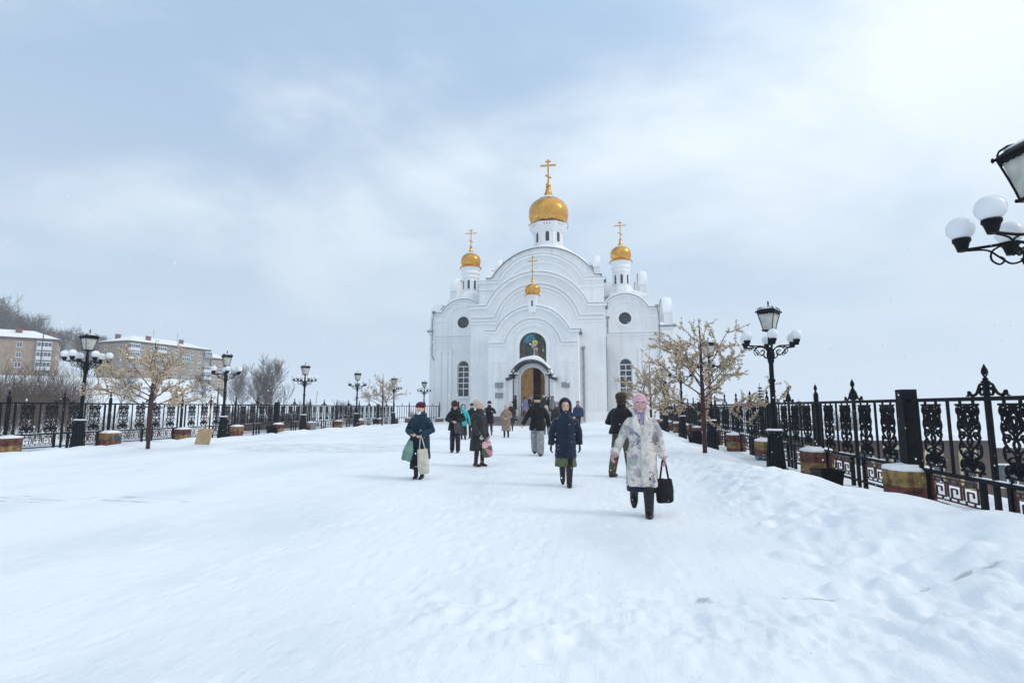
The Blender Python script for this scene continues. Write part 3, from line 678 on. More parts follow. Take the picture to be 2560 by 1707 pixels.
# --- transept tiers with side kokoshniks (arched parapets facing left and right)
def kokoshnik(sx, u, yc, z0, za, half, th=1.1, zroof=None):
    """arched parapet whose face looks sideways; extruded in x"""
    rise = za - z0; zs_ = z0 + rise * .35; r = (half * half + (za - zs_) ** 2) / (2 * (za - zs_)); cz = za - r; a = math.degrees(math.atan2(zs_ - cz, half))
    pts = [(-half - .35, z0), (half + .35, z0), (half + .35, z0 + .25), (half, z0 + .35), (half, zs_)] + arc(0, cz, r, a, 180 - a, 16)[1:-1] + [(-half, zs_), (-half, z0 + .35), (-half - .35, z0 + .25)]
    f = lambda p, z, q: (sx * (u - th + q), yc + p, z)
    k = C(MB().prism(pts, 0, th, map=f), 'kokoshnik', plaster)
    MB().prism([(p * 1.04, z + (.06 if z > z0 + .3 else 0)) for p, z in pts], th, th + .09, [[(p * .82, z0 + .1 + (z - z0) * .80) for p, z in pts]], map=f).build('moulding', plaster2, k)
    tp = arc(0, cz, r + .03, a + 4, 176 - a, 16)
    m = MB(); kk = len(tp)
    for j, (dz, q) in enumerate(((0, -.1), (.2, .05), (.24, th * .5), (.16, th), (0, th + .12))): m.v += [f(p, z + dz * (.5 + .5 * math.sin(PI * i / (kk - 1))), q) for i, (p, z) in enumerate(tp)]
    for j in range(4): m.f += [(j * kk + i, j * kk + i + 1, (j + 1) * kk + i + 1, (j + 1) * kk + i) for i in range(kk - 1)]
    m.m = [0] * len(m.f); m.build('snow', snowm, k, smooth=True)
C(MB().box(-14.3, 14.0, 0, 14.3, 23.0, 10.35), 'transept_wall', plaster)
C(MB().box(-14.5, 13.8, 10.35, 14.5, 23.2, 10.6), 'transept_cornice', plaster2)
C(MB().box(-14.62, 13.68, 10.6, -12.0, 23.3, 10.82).box(12.0, 13.68, 10.6, 14.62, 23.3, 10.82), 'transept_gutter', zinc)
C(MB().box(-14.35, 13.9, 8.6, 14.35, 14.0, 8.75).box(-14.35, 13.85, 8.4, 14.35, 14.0, 8.5), 'string_course', plaster2)
for sx in (-1, 1):
    C(MB().box(sx * 13.55 - .45, 13.82, 1.0, sx * 13.55 + .45, 14, 10.3).box(sx * 13.55 - .55, 13.76, 8.75, sx * 13.55 + .55, 14, 9.1), 'pilaster', plaster2)
    w = window_arch(sx * 12.55, 14.0, 2.7, 6.75, .5, 4)
    kokoshnik(sx, 14.3, 16.6, 10.82, 14.3, 2.2, .9)
    kokoshnik(sx, 14.3, 21.0, 10.82, 13.6, 1.9, .9)
    kokoshnik(sx, 11.4, 14.4, 14.0, 17.0, 1.8, .75); kokoshnik(sx, 11.4, 19.6, 14.0, 17.2, 2.6, .75)
    kokoshnik(sx, 6.2, 15.6, 16.6, 19.4, 2.0, .65); kokoshnik(sx, 6.2, 20.6, 16.6, 19.4, 2.0, .65)
C(MB().box(-11.4, 12.0, 10.6, 11.4, 22.5, 13.85), 'upper_transept_wall', plaster)
C(MB().box(-11.55, 11.85, 13.85, 11.55, 22.6, 14.05), 'upper_transept_cornice', plaster2)
m = MB(); m.add([(-14.3, 13.9, 10.83), (14.3, 13.9, 10.83), (14.3, 23, 10.83), (-14.3, 23, 10.83), (-11, 16, 12.3), (11, 16, 12.3), (11, 21, 12.3), (-11, 21, 12.3)], [(0, 1, 5, 4), (1, 2, 6, 5), (2, 3, 7, 6), (3, 0, 4, 7), (4, 5, 6, 7)]); C(m, 'roof_snow', snowm)
m = MB(); m.add([(-11.5, 11.9, 14.06), (11.5, 11.9, 14.06), (11.5, 22.5, 14.06), (-11.5, 22.5, 14.06), (-6, 13, 16.2), (6, 13, 16.2), (6, 21, 16.2), (-6, 21, 16.2)], [(0, 1, 5, 4), (1, 2, 6, 5), (2, 3, 7, 6), (3, 0, 4, 7), (4, 5, 6, 7)]); C(m, 'roof_snow', snowm)
# rear cupola whose cross just clears the roof on the left
onion('dome', -7.3, 20.5, 15.9, 1.1, 20.35, .66, 28, skirt=1.0)
# --- downpipes and gutters
def pipe(pts, r=.07, name='downpipe', hopper=True):
    m = MB().tube(pts, r, 8)
    if hopper: x, y, z = pts[0]; m.lathe([(.10, -.18), (.2, -.02), (.2, .12)], 8, (x, y, z))
    C(m, name, zinc, auto=35)
for sx in (-1, 1):
    pipe([(sx * 12.05, yw - .32, 12.0), (sx * 12.12, yw - .30, 11.4), (sx * 12.2, yw - .22, 11.0), (sx * 12.2, yw - .22, 7.2), (sx * 12.05, yw - .28, 6.85), (sx * 11.9, yw - .42, 6.7)])
pipe([(6.9, ym + 1.2, 10.3), (6.85, ym + .6, 9.9), (6.85, ym + .6, 8.6)], .09)
pipe([(6.72, ym + 1.6, 8.5), (6.72, ym + 1.6, .5)], .045, hopper=False)
pipe([(4.5, ym - .25, 7.2), (4.5, ym - .18, 6.6), (4.5, ym - .18, .45), (4.5, ym - .42, .25)], .10)

# ------------------------------------------------------------------ cast iron fence
def spiral(cx, cz, r0, r1, a0, turns, n=14):
    return [(cx + (r0 + (r1 - r0) * i / n) * math.cos(R(a0) + turns * 2 * PI * i / n), cz + (r0 + (r1 - r0) * i / n) * math.sin(R(a0) + turns * 2 * PI * i / n)) for i in range(n + 1)]
def ribbon(m, pts, w0, w1=None, th=.022):
    """flat cast band along a (x,z) polyline"""
    w1 = w0 if w1 is None else w1; k = len(pts); vs = []
    for i, p in enumerate(pts):
        a = pts[max(i - 1, 0)]; b = pts[min(i + 1, k - 1)]; dx, dz = b[0] - a[0], b[1] - a[1]; l = math.hypot(dx, dz) or 1
        w = (w0 + (w1 - w0) * i / (k - 1)) / 2; ox, oz = -dz / l * w, dx / l * w
        vs += [(p[0] + ox, -th * .5, p[1] + oz), (p[0], -th, p[1]), (p[0] - ox, -th * .5, p[1] - oz), (p[0] - ox, th * .5, p[1] - oz), (p[0], th, p[1]), (p[0] + ox, th * .5, p[1] + oz)]
    fs = [(6 * i + j, 6 * i + (j + 1) % 6, 6 * i + 6 + (j + 1) % 6, 6 * i + 6 + j) for i in range(k - 1) for j in range(6)]
    fs += [(5, 4, 3, 2, 1, 0), tuple(6 * (k - 1) + j for j in range(6))]
    m.add(vs, fs)
def both(m, pts, w0, w1=None):
    ribbon(m, pts, w0, w1); ribbon(m, [(-x, z) for x, z in pts], w0, w1)
def smooth_path(pts, n=5):
    out = []; k = len(pts)
    for i in range(k - 1):
        p0, p1, p2, p3 = pts[max(i - 1, 0)], pts[i], pts[i + 1], pts[min(i + 2, k - 1)]
        for j in range(n):
            t = j / n; out.append(tuple(.5 * ((2 * p1[c]) + (p2[c] - p0[c]) * t + (2 * p0[c] - 5 * p1[c] + 4 * p2[c] - p3[c]) * t * t + (3 * p1[c] - p0[c] - 3 * p2[c] + p3[c]) * t ** 3) for c in (0, 1)))
    return out + [pts[-1]]
def ornament_mesh():
    # one casting, 0.50 wide, z 0..1.04
    m = MB(); sp = smooth_path
    m.box(-.26, -.016, 0, .26, .016, .035).box(-.26, -.016, 1.0, .26, .016, 1.035)
    for x in (-.15, .15): m.box(x - .02, -.012, -.06, x + .02, .012, 0).box(x - .02, -.012, 1.035, x + .02, .012, 1.09)
    # corner whorls, bottom and top
    both(m, [(p[0], p[1]) for p in spiral(.175, .115, .085, .02, -80, 1.35, 16)], .034, .03)
    both(m, [(p[0], p[1]) for p in spiral(.175, .92, .085, .02, 80, -1.35, 16)], .034, .03)
    both(m, sp([(.02, .05), (.08, .10), (.09, .18), (.16, .22), (.225, .27), (.235, .33)]), .03, .022)
    both(m, sp([(.235, .31), (.24, .39), (.20, .44), (.15, .42), (.155, .37), (.19, .37)]), .034, .022)
    both(m, sp([(0, .26), (.05, .30), (.12, .29), (.17, .25), (.12, .21), (.05, .22), (0, .26)], 4), .026)
    both(m, spiral(.085, .205, .06, .012, 200, 1.2, 10), .022, .018)
    both(m, sp([(0, .28), (.06, .36), (.13, .40), (.20, .47), (.22, .54), (.17, .57), (.13, .53), (.16, .50)]), .034, .022)
    both(m, sp([(0, .36), (.035, .43), (.05, .48), (0, .56)]), .024)
    both(m, sp([(0, .56), (.08, .55), (.12, .60), (.19, .60), (.235, .64), (.22, .70), (.17, .69), (.18, .65)]), .034, .024)
    both(m, sp([(0, .52), (.03, .60), (.10, .65), (.13, .70), (.20, .76), (.215, .84), (.19, .90)]), .032, .024)
    both(m, sp([(.235, .52), (.215, .60), (.245, .68), (.23, .75), (.20, .80)]), .028, .02)
    both(m, sp([(0, .66), (.07, .70), (.11, .78), (.07, .86), (0, .93)]), .03, .028)
    both(m, sp([(0, .66), (.03, .74), (.045, .80), (0, .86)]), .022)
    both(m, sp([(.015, .98), (.06, .94), (.10, .87), (.145, .80), (.16, .72)]), .034, .02)
    both(m, sp([(.03, 1.0), (.10, .97), (.15, 1.0)]), .03)
    both(m, sp([(.02, .04), (.05, .11), (.02, .17), (0, .20)]), .026)
    ribbon(m, [(0, .02), (0, .12), (0, .26)], .03, .05); ribbon(m, [(0, .62), (0, .70), (0, .76)], .10, .03); ribbon(m, [(0, .26), (0, .32)], .09, .03)
    for x, z, r in ((.0, .68, .055), (.0, .27, .05), (.175, .115, .035), (-.175, .115, .035), (.175, .92, .035), (-.175, .92, .035), (0, .965, .045)): m.ell((x, 0, z), (r, .022, r), 8, 5)
    return m.mesh('ornament_panel', iron, fix=False)
def finial_prof(s=1.0): return [(.018 * s, 0), (.034 * s, .01 * s), (.034 * s, .025 * s), (.016 * s, .04 * s), (.03 * s, .07 * s), (.042 * s, .105 * s), (.036 * s, .15 * s), (.018 * s, .19 * s), (.004 * s, .225 * s)]
def crown_mesh():
    m = MB(); sp = smooth_path
    m.box(-.026, -.026, 0, .026, .026, .22); m.lathe([(.055, .20), (.06, .215), (.03, .24)], 10).lathe([(r, z + .235) for r, z in finial_prof(1.05)], 10)
    both(m, sp([(.05, .16), (.08, .185), (.13, .17), (.17, .11), (.22, .045), (.29, .022), (.36, .04)]), .03, .035)
    both(m, sp([(.05, .16), (.035, .11), (.05, .05), (.09, .02), (.13, .04), (.14, .09), (.10, .10)]), .026, .02)
    both(m, sp([(.36, .045), (.385, .075), (.40, .02), (.44, .012)]), .05, .012); both(m, [(.30, .0), (.36, .035), (.36, .07)], .02, .05)
    both(m, sp([(.11, .09), (.10, .125), (.135, .12), (.15, .08)]), .03, .02)
    return m.mesh('crown', iron)
def key_mesh(w=1.06, h=.345):
    """meander grille"""
    m = MB(); t = .022; y = .011
    def hb(x0, x1, z): m.box(x0, -y, z - t / 2, x1, y, z + t / 2)
    def vb(x, z0, z1): m.box(x - t / 2, -y * .96, z0, x + t / 2, y * .96, z1)
    hb(-w / 2, w / 2, 0); hb(-w / 2, w / 2, h)
    for s in (-1, 1): vb(s * (w / 2 - t / 2), 0, h)
    u = (w - .06) / 3; b0, b1 = h * .17, h * .83
    for i in range(3):
        x = -w / 2 + .03 + u * i
        vb(x + u * .12, b0, b1); hb(x + u * .12, x + u * .72, b0); vb(x + u * .72, b0, b0 + (b1 - b0) * .62) if i < 3 else 0
        hb(x + u * .38, x + u * .72, b0 + (b1 - b0) * .62); vb(x + u * .38, b0 + (b1 - b0) * .30, b0 + (b1 - b0) * .62)
        hb(x + u * .12, x + u * .95, b1); vb(x + u * .95, b0 + (b1 - b0) * .0, b1)
        for q in (.3, .8): vb(x + u * q, b1, h); vb(x + u * (q + .05), 0, b0)
        if i < 2: hb(x + u * .95, x + u * 1.12, b0 + (b1 - b0) * .5)
    return m.mesh('key_panel', maroon)
ZB, ZT = .44, 1.63
ORN, CRN, KEY = ornament_mesh(), crown_mesh(), key_mesh()
M_post = MB().box(-.045, -.045, ZB - .02, .045, .045, ZT + .22).lathe([(.062, ZT + .22), (.03, ZT + .27)], 4, ph=PI / 4).lathe([(r, z + ZT + .255) for r, z in finial_prof(1.0)], 10).mesh('post', iron)
M_thick = MB().box(-.12, -.12, .40, .12, .12, ZT + .20).mesh('post', iron)
M_flank = MB().box(-.028, -.028, ZB, .028, .028, ZT).mesh('bar', iron)
M_bar = MB().box(-.018, -.018, ZB, .018, .018, ZT).mesh('bar', iron)
M_mid = MB().box(-.03, -.03, -.5, .03, .03, ZT).mesh('standard', iron)
M_leg = MB().box(-.035, -.035, -.5, .035, .035, ZB).mesh('leg', iron)
SEC = 4.22
def rail(l, z, h): return MB().box(.0, -.032, z - h / 2, l, .032, z + h / 2)
M_top = rail(SEC, ZT, .06).mesh('top_rail', iron); M_bot = rail(SEC, ZB, .06).mesh('bottom_rail', iron)
M_low = rail(SEC - 1.1, -.06, .04).mesh('kick_rail', iron)
M_rsn = MB().box(0.3, -.03, 0, 1.0, .03, .012).mesh('rail_snow', snowm)
def fence(name, label, loc, rz, n, thick=()):
    f = thing(name, label, 'fence', loc, rz)
    for i in range(n + 1):
        x = i * SEC
        put('post', M_thick if i in thick else M_post, f, (x, 0, 0))
        for s in ((-.25, .25) if i not in thick else (-.30, .30)):
            if 0 <= x + s <= n * SEC: put('bar', M_flank, f, (x + s, 0, 0))
        if i == n: break
        put('top_rail', M_top, f, (x, 0, 0)); put('bottom_rail', M_bot, f, (x, 0, 0)); put('kick_rail', M_low, f, (x + .55, 0, 0))
        for u in (.72, 1.64, 2.58, 3.50): put('ornament_panel', ORN, f, (x + u, 0, ZB + .088))
        for u in (1.18, 3.04): put('bar', M_bar, f, (x + u, 0, 0))
        put('standard', M_mid, f, (x + 2.11, 0, 0)); put('crown', CRN, f, (x + 2.11, 0, ZT + .03))
        for u in (.50, 1.83, 2.39, 3.72): put('leg', M_leg, f, (x + u, 0, 0))
        for u in (1.165, 3.055): put('key_panel', KEY, f, (x + u, 0, .02), None, (1.17, 1, 1))
        for u in (random.uniform(-.1, 1.2), random.uniform(1.4, 3.0)): put('rail_snow', M_rsn, f, (x + u, 0, ZB + .031))
    return f
FR = fence('iron_fence', 'long black cast iron fence on the right of the snowy square', (5.5, 6.74 - SEC, 0), R(90), 12, (2, 7))
FL = fence('iron_fence', 'long black cast iron fence on the left below the apartment blocks', (-21.5, 12.62, .04), R(90), 10, (5, 9))
# plain railing closing the corner by the church
rl = thing('railing', 'short plain black railing joining the left fence to the church', 'railing', (-21.5, 55.0, .04))
for z in (ZB, ZT): MB().box(.1, -.03, z - .03, 4.9, .03, z + .03).build('rail', iron, rl)
M_pick = MB().box(-.022, -.022, .15, .022, .022, ZT).mesh('picket', iron)
for i in range(19): put('picket', M_pick, rl, (.30 + i * .25, 0, 0))
for u in (1.6, 3.3, 4.9): put('post', M_post, rl, (u, 0, 0))
for u in (.8, 2.45, 4.1): MB().lathe([(r * 1.3, z * 1.2 + ZT + .03) for r, z in finial_prof()], 8, (u, 0, 0)).build('finial', iron, rl)

# ------------------------------------------------------------------ painted concrete plinths under the posts
ochre = mat('ochre paint on concrete', (0.27, 0.175, 0.070), 0.8, 0, 0.38, 5, 0.006, 22, 0.2)
brick_r = mat('brick red paint on concrete', (0.15, 0.057, 0.049), 0.8, 0, 0.38, 5, 0.006, 22, 0.2)
def lobed(r, n=10):
    pts = []
    for i in range(n):
        a0 = 2 * PI * i / n
        for t, q in ((-.36, 1.0), (-.12, 1.035), (.12, 1.035), (.36, 1.0), (.5, .955)):
            a = a0 + t * 2 * PI / n; c, s = math.cos(a), math.sin(a); k = 1.0 / max(abs(c) ** 3 + abs(s) ** 3, .01) ** (1 / 3.0)
            pts.append((r * q * k * .92 * c, r * q * k * .78 * s))
    return pts
LB = lobed(.44)
def course(z0, z1, m, s=1.0):
    return MB().prism([(x * s, y * s) for x, y in LB], z0, z1, map=lambda x, y, z: (x, y, z)).mesh('block_course', m, fix=True)
CO = {(c, k): course(z0, z1, mm, s) for c, mm in (('y', ochre), ('r', brick_r)) for k, (z0, z1, s) in enumerate(((-.45, -.105, 1.0), (-.102, .150, .99), (.153, .42, 1.0)))}
def cap_mesh(seed):
    m = MB(); k = len(LB); rr = random.Random(seed); rows = []
    for s, z in ((1.0, .421), (.99, .45), (.9, .475), (.6, .49 + rr.uniform(0, .03)), (.25, .50 + rr.uniform(0, .03)), (.02, .50)):
        rows.append([(x * s, y * s, z + .012 * math.sin(3 * x + seed) * (z > .43)) for x, y in LB])
    m.v = [p for r in rows for p in r]; m.f = [(j * k + i, j * k + (i + 1) % k, (j + 1) * k + (i + 1) % k, (j + 1) * k + i) for j in range(len(rows) - 1) for i in range(k)]; m.m = [0] * len(m.f)
    return m.mesh('snow_cap', snowm, smooth=True)
CAPS = [cap_mesh(i) for i in range(3)]
ORD = ['first', 'second', 'third', 'fourth', 'fifth', 'sixth', 'seventh', 'eighth', 'ninth', 'tenth', 'eleventh', 'twelfth']
def plinth(x, y, pat, label, group, i, rz=PI / 2):
    p = thing('concrete_plinth', label, 'plinth', (x, y, -.02), rz, group)
    for k, c in enumerate(pat): put('block_course', CO[(c, k)], p)
    put('snow_cap', CAPS[i % 3], p)
for i in range(0, 12):
    y = 6.74 + SEC * i; pat = 'rry' if i % 2 else 'ryr'; col = {'rry': 'ochre topped', 'ryr': 'red topped'}[pat]
    if i: plinth(5.42, y, pat, '%s concrete plinth, %s from the front under the right fence' % (col, ORD[i - 1]), 'plinths under the right fence', i)
for i in range(0, 10):
    y = 12.62 + SEC * (i + 1); pat = 'rry' if i % 2 else 'yyr' if i == 0 else 'ryr'; col = {'yyr': 'red topped', 'ryr': 'red topped', 'rry': 'ochre topped'}[pat]
    plinth(-21.4, y, pat, '%s concrete plinth, %s from the front under the left fence' % (col, ORD[i]), 'plinths under the left fence', i + 1)
for u, q in ((1.6, 'left'), (3.3, 'middle'), (4.9, 'right')):
    plinth(-21.5 + u, 55.0, 'rry', 'small %s plinth of the three under the short railing by the church' % q, 'plinths under the short railing', 1, 0)

# ------------------------------------------------------------------ street lamps with a lantern and six globes
opal = mat('opal globe', (0.80, 0.82, 0.85), 0.25, 0, 0.02, 3, 0, 1, 0.3)
frost = mat('frosted lantern glass', (0.50, 0.50, 0.46), 0.35, 0, 0.15, 5, 0, 1, 0.4)
LAMP = {}
oct_ = lambda r: r
m = MB(); m.lathe([(.235, -.25), (.235, .0), (.225, .05), (.20, .12), (.175, .55), (.15, .93), (.16, .97), (.21, 1.0), (.21, 1.04), (.12, 1.07), (.10, 1.12)], 12, ph=PI / 12)
for i in range(12):
    a = 2 * PI * i / 12; m.bar((.222 * math.cos(a), .222 * math.sin(a), .06), (.152 * math.cos(a), .152 * math.sin(a), .92), .025, .02)
LAMP['base'] = m.mesh('base', iron_g)
LAMP['base_snow'] = MB().lathe([(.205, 1.041), (.205, 1.06), (.17, 1.085), (.125, 1.09)], 12).mesh('base_snow', snowm, smooth=True)
LAMP['pole'] = MB().lathe([(.085, 1.1), (.075, 1.35), (.062, 1.4), (.062, 2.28), (.085, 2.30), (.085, 2.34), (.058, 2.37), (.055, 2.75), (.075, 2.8), (.08, 2.86), (.10, 2.9), (.10, 3.02), (.07, 3.1), (.055, 3.2), (.05, 3.45), (.02, 3.56)], 12).mesh('pole', iron, smooth=True)
# arm with scrolls, pointing along +x
m = MB(); pts = smooth_path([(.05, 2.98), (.10, 3.12), (.22, 3.20), (.40, 3.20), (.66, 3.205)], 5)
m.tube([(x, 0, z) for x, z in pts], .016, 6)
for p in (smooth_path([(.62, 3.19), (.46, 3.16), (.36, 3.06), (.28, 2.98), (.19, 3.0), (.17, 3.08), (.23, 3.11), (.26, 3.06)]), smooth_path([(.34, 3.19), (.42, 3.14), (.43, 3.05), (.37, 2.99), (.33, 3.03), (.36, 3.07)]), smooth_path([(.06, 2.92), (.13, 2.90), (.18, 2.95), (.20, 3.02)])):
    m.tube([(x, 0, z) for x, z in p], .0105, 5)
LAMP['arm'] = m.mesh('arm', iron, smooth=True)
LAMP['cup'] = MB().lathe([(.045, 3.19), (.05, 3.21), (.07, 3.28), (.085, 3.30), (.085, 3.33), (.06, 3.335)], 12, (.66, 0, 0)).mesh('cup', iron)
LAMP['globe'] = MB().ell((.66, 0, 3.445), (.132, .132, .132), 20, 12).mesh('globe', opal, smooth=True)
def sq(r, z): return [(r, z)]
m = MB(); b, e = .155, .285; zb, ze = 3.63, 4.09
m.lathe([(.03, 3.50), (.06, 3.54), (.05, 3.56), (.13, 3.60)], 12)
m.box(-b - .02, -b - .02, 3.60, b + .02, b + .02, 3.635)
for sx in (-1, 1):
    for sy in (-1, 1):
        q = lambda t: (sx * (b + (e - b) * (t ** 1.12)), sy * (b + (e - b) * (t ** 1.12)), zb + (ze - zb) * t)
        m.tube([q(t / 4) for t in range(5)], .015, 5); m.ell((sx * (e + .035), sy * (e + .035), ze + .015), (.022, .022, .03), 8, 6); m.ell((sx * (b + .025), sy * (b + .025), zb - .01), (.02, .02, .022), 8, 5)
# scalloped valance below the roof edge
for s in (-1, 1):
    for i in range(6):
        u = -e + .0475 + i * .095; k = .985
        m.prism([(u - .047, ze), (u - .047, ze - .025)] + [(u + .047 * math.cos(R(t)), ze - .03 - .03 * math.sin(R(t))) for t in (150, 110, 70, 30)] + [(u + .047, ze - .025), (u + .047, ze)], s * e * k - .006, s * e * k + .006)
        m.prism([(u - .047, ze), (u - .047, ze - .025)] + [(u + .047 * math.cos(R(t)), ze - .03 - .03 * math.sin(R(t))) for t in (150, 110, 70, 30)] + [(u + .047, ze - .025), (u + .047, ze)], s * e * k - .006, s * e * k + .006, map=lambda x, z, y: (y, x, z))
LAMP['frame'] = m.mesh('frame', iron, fix=True)
m = MB(); r2 = math.sqrt(2)
m.lathe([((e + .02) * r2, ze), ((e + .03) * r2, ze + .02), ((e + .005) * r2, ze + .045), (.22 * r2, ze + .09), (.10 * r2, ze + .12), (.06, ze + .13)], 4, ph=PI / 4)
for k in range(4):
    a = PI / 4 + k * PI / 2; c, s = math.cos(a), math.sin(a)
    m.tube([(c * r * r2, s * r * r2, z) for r, z in ((e, ze + .05), (e - .02, ze + .10), (.20, ze + .135), (.08, ze + .135), (.02, ze + .13))], .013, 6)
m.lathe([(.07, ze + .12), (.075, ze + .15), (.03, ze + .17)], 10).lathe([(r * .8, z * .75 + ze + .165) for r, z in finial_prof(.95)], 10)
LAMP['roof'] = m.mesh('roof', iron)
m = MB()
for k in range(4):
    a = k * PI / 2; Mz = Matrix.Rotation(a, 3, 'Z'); o = len(m.v)
    g = .03; m.add([(-b + .005, -b + g - .02, zb), (b - .005, -b + g - .02, zb), (e - .02, -e + g, ze - .01), (-e + .02, -e + g, ze - .01), (-b + .005, -b + g - .012, zb), (b - .005, -b + g - .012, zb), (e - .02, -e + g + .008, ze - .01), (-e + .02, -e + g + .008, ze - .01)], [(0, 1, 2, 3), (7, 6, 5, 4), (0, 4, 5, 1), (1, 5, 6, 2), (2, 6, 7, 3), (3, 7, 4, 0)])
    for i in range(o, len(m.v)): m.v[i] = tuple(Mz @ Vector(m.v[i]))
    if k == 0: LAMP['pane'] = m.mesh('pane', frost); m = MB()
LAMP['rsnow'] = MB().lathe([(.24 * r2, ze + .092), (.20 * r2, ze + .125), (.10 * r2, ze + .14), (.06, ze + .138)], 4, ph=PI / 4).mesh('roof_snow', snowm, smooth=True)
def street_lamp(x, y, rz, label, group, z=0.0, tilt=0.0, lant=33):
    l = thing('street_lamp', label, 'street lamp', (x, y, z), rz, group); l.rotation_euler = (0, tilt, rz)
    put('base', LAMP['base'], l); put('base_snow', LAMP['base_snow'], l); put('pole', LAMP['pole'], l)
    for k in range(6):
        a = put('arm', LAMP['arm'], l, None, (0, 0, R(60 * k))); put('cup', LAMP['cup'], a); put('globe', LAMP['globe'], a)
    t = bpy.data.objects.new('lantern', None); COL.objects.link(t); t.parent = l; t.rotation_euler = (0, 0, R(lant)); t.scale = (.74, .74, 1)
    put('frame', LAMP['frame'], t); put('roof', LAMP['roof'], t); put('roof_snow', LAMP['rsnow'], t)
    for k in range(4): put('pane', LAMP['pane'], t, None, (0, 0, k * PI / 2))
for i, y in enumerate((6.05, 14.9, 22.9, 30.9, 38.8)):
    lab = ('black lamp in the right foreground, cut off by the picture edge', 'tall black lamp with six globes beside the nearest blossom tree, right', 'black lamp behind the crown of the right blossom tree', 'fourth black lamp from the front along the right fence', 'farthest black lamp along the right fence, before the church wing')[i]
    street_lamp(4.36 if i else 4.44, y, R((20, 20, 5, 28, 15)[i]), lab, 'lamps along the right fence', (0, -.12, -.05, 0, 0)[i], R(.4 if i == 1 else 0), lant=(-11, 33, 20, 40, 10)[i])
for i, y in enumerate((17.2, 24.9, 32.4, 40.1, 47.8, 55.0)):
    lab = ('nearest black lamp on the left, in front of the apartment blocks', 'black lamp beside the plywood snow pusher on the left', 'black lamp just left of the upright shovel', 'black lamp left of the small far blossom tree', 'black lamp behind the small far blossom tree', 'farthest black lamp, beside the left church corner')[i]
    street_lamp(-18.8 if i < 5 else -18.3, y, R((38, 12, 20, 5, 30, 14)[i]), lab, 'lamps along the left fence', 0, R(.9 if i == 0 else 0))
# smaller heads on tall poles beside the church door
M_tall = MB().lathe([(.16, 0), (.16, .08), (.10, .14), (.075, .7), (.09, .74), (.05, .8), (.042, 3.3), (.06, 3.34), (.055, 3.5), (.03, 3.62), (.012, 3.78)], 12).mesh('pole', iron, smooth=True)
def door_lamp(x, y, rz, label):
    l = thing('street_lamp', label, 'street lamp', (x, y, .75), rz, 'lamps flanking the door'); put('pole', M_tall, l); sc, dz = (.55,) * 3, 1.80
    for k in range(6):
        a = put('arm', LAMP['arm'], l, (0, 0, dz), (0, 0, R(60 * k)), sc); put('cup', LAMP['cup'], a); put('globe', LAMP['globe'], a)
    t = bpy.data.objects.new('lantern', None); COL.objects.link(t); t.parent = l; t.location = (0, 0, dz); t.scale = (.42, .42, .55)
    put('frame', LAMP['frame'], t); put('roof', LAMP['roof'], t); put('roof_snow', LAMP['rsnow'], t)
    for k in range(4): put('pane', LAMP['pane'], t, None, (0, 0, k * PI / 2))
door_lamp(-7.45, 46.5, R(15), 'slim black lamp on the left of the church door'); door_lamp(-4.33, 46.5, R(40), 'slim black lamp on the right of the church door')

# ------------------------------------------------------------------ bins, shovels and litter of winter work
M_bin = MB().lathe([(.20 * r2, -.03), (.26 * r2, .46), (.275 * r2, .46), (.275 * r2, .50), (.255 * r2, .50), (.19 * r2, .02)], 4, ph=PI / 4).mesh('bin_body', iron)
m = MB(); sp = smooth_path
both(m, sp([(0, .05), (.06, .12), (.10, .2), (.05, .26), (.02, .2)]), .022, .015); both(m, sp([(0, .28), (.06, .3), (.10, .38), (.05, .42)]), .02, .014); ribbon(m, [(0, .04), (0, .42)], .03, .015)
M_born = m.mesh('ornament', iron)
def litter_bin(x, y, label, rz=0.2, z=0.0):
    b = thing('litter_bin', label, 'litter bin', (x, y, z), rz, 'litter bins'); put('bin_body', M_bin, b)
    for k in range(4): put('ornament', M_born, b, (.235 * math.sin(k * PI / 2), -.235 * math.cos(k * PI / 2), .02), (0, 0, k * PI / 2))
    MB().box(-.22, -.22, .30, .22, .22, .33).build('snow_fill', snowm, b); return b
litter_bin(4.5, 12.1, 'black square litter bin before the red plinth, right foreground', .1, -.2).scale = (.86, .86, .92)
litter_bin(3.95, 24.3, 'black litter bin left of the blossom tree trunk on the right', .25)
litter_bin(3.9, 37.6, 'farthest black litter bin on the right, near the church', .1)
litter_bin(-18.0, 27.9, 'black litter bin beside the snow heap under the left fence', .3)
litter_bin(-19.7, 46.0, 'small far black litter bin under the left fence', .2)
ply = mat('plywood', (0.50, 0.34, 0.18), 0.65, 0, 0.16, 3, 0.002, 30); pale_w = mat('pale wooden handle', (0.42, 0.28, 0.15), 0.6, 0, 0.2, 6)
s = thing('snow_pusher', 'large plywood snow pusher leaning against the left fence', 'snow shovel', (-15.75, 19.7, 0.05), R(-12))
a = MB().box(-.40, -.012, 0, .40, .012, .62).xform(Matrix.Rotation(R(-14), 4, 'X')).build('blade', ply, s)
MB().box(-.40, -.02, .0, .40, -.0125, .03).xform(Matrix.Rotation(R(-14), 4, 'X')).build('edge_strip', zinc, s)
MB().tube([(-.02, .06, .25), (-1.08, 1.35, 1.92)], .019, 8).build('handle', pale_w, s); MB().bar((-1.19, 1.30, 1.87), (-.97, 1.36, 1.90), .04, .03).build('grip', pale_w, s)
s = thing('snow_shovel', 'shovel with a long wooden handle standing upright by the left fence', 'snow shovel', (-18.2, 32.6, .02), R(5))
MB().tube([(0, .02, .55), (.06, .12, 1.5), (.12, .16, 2.55)], .018, 8).build('handle', pale_w, s)
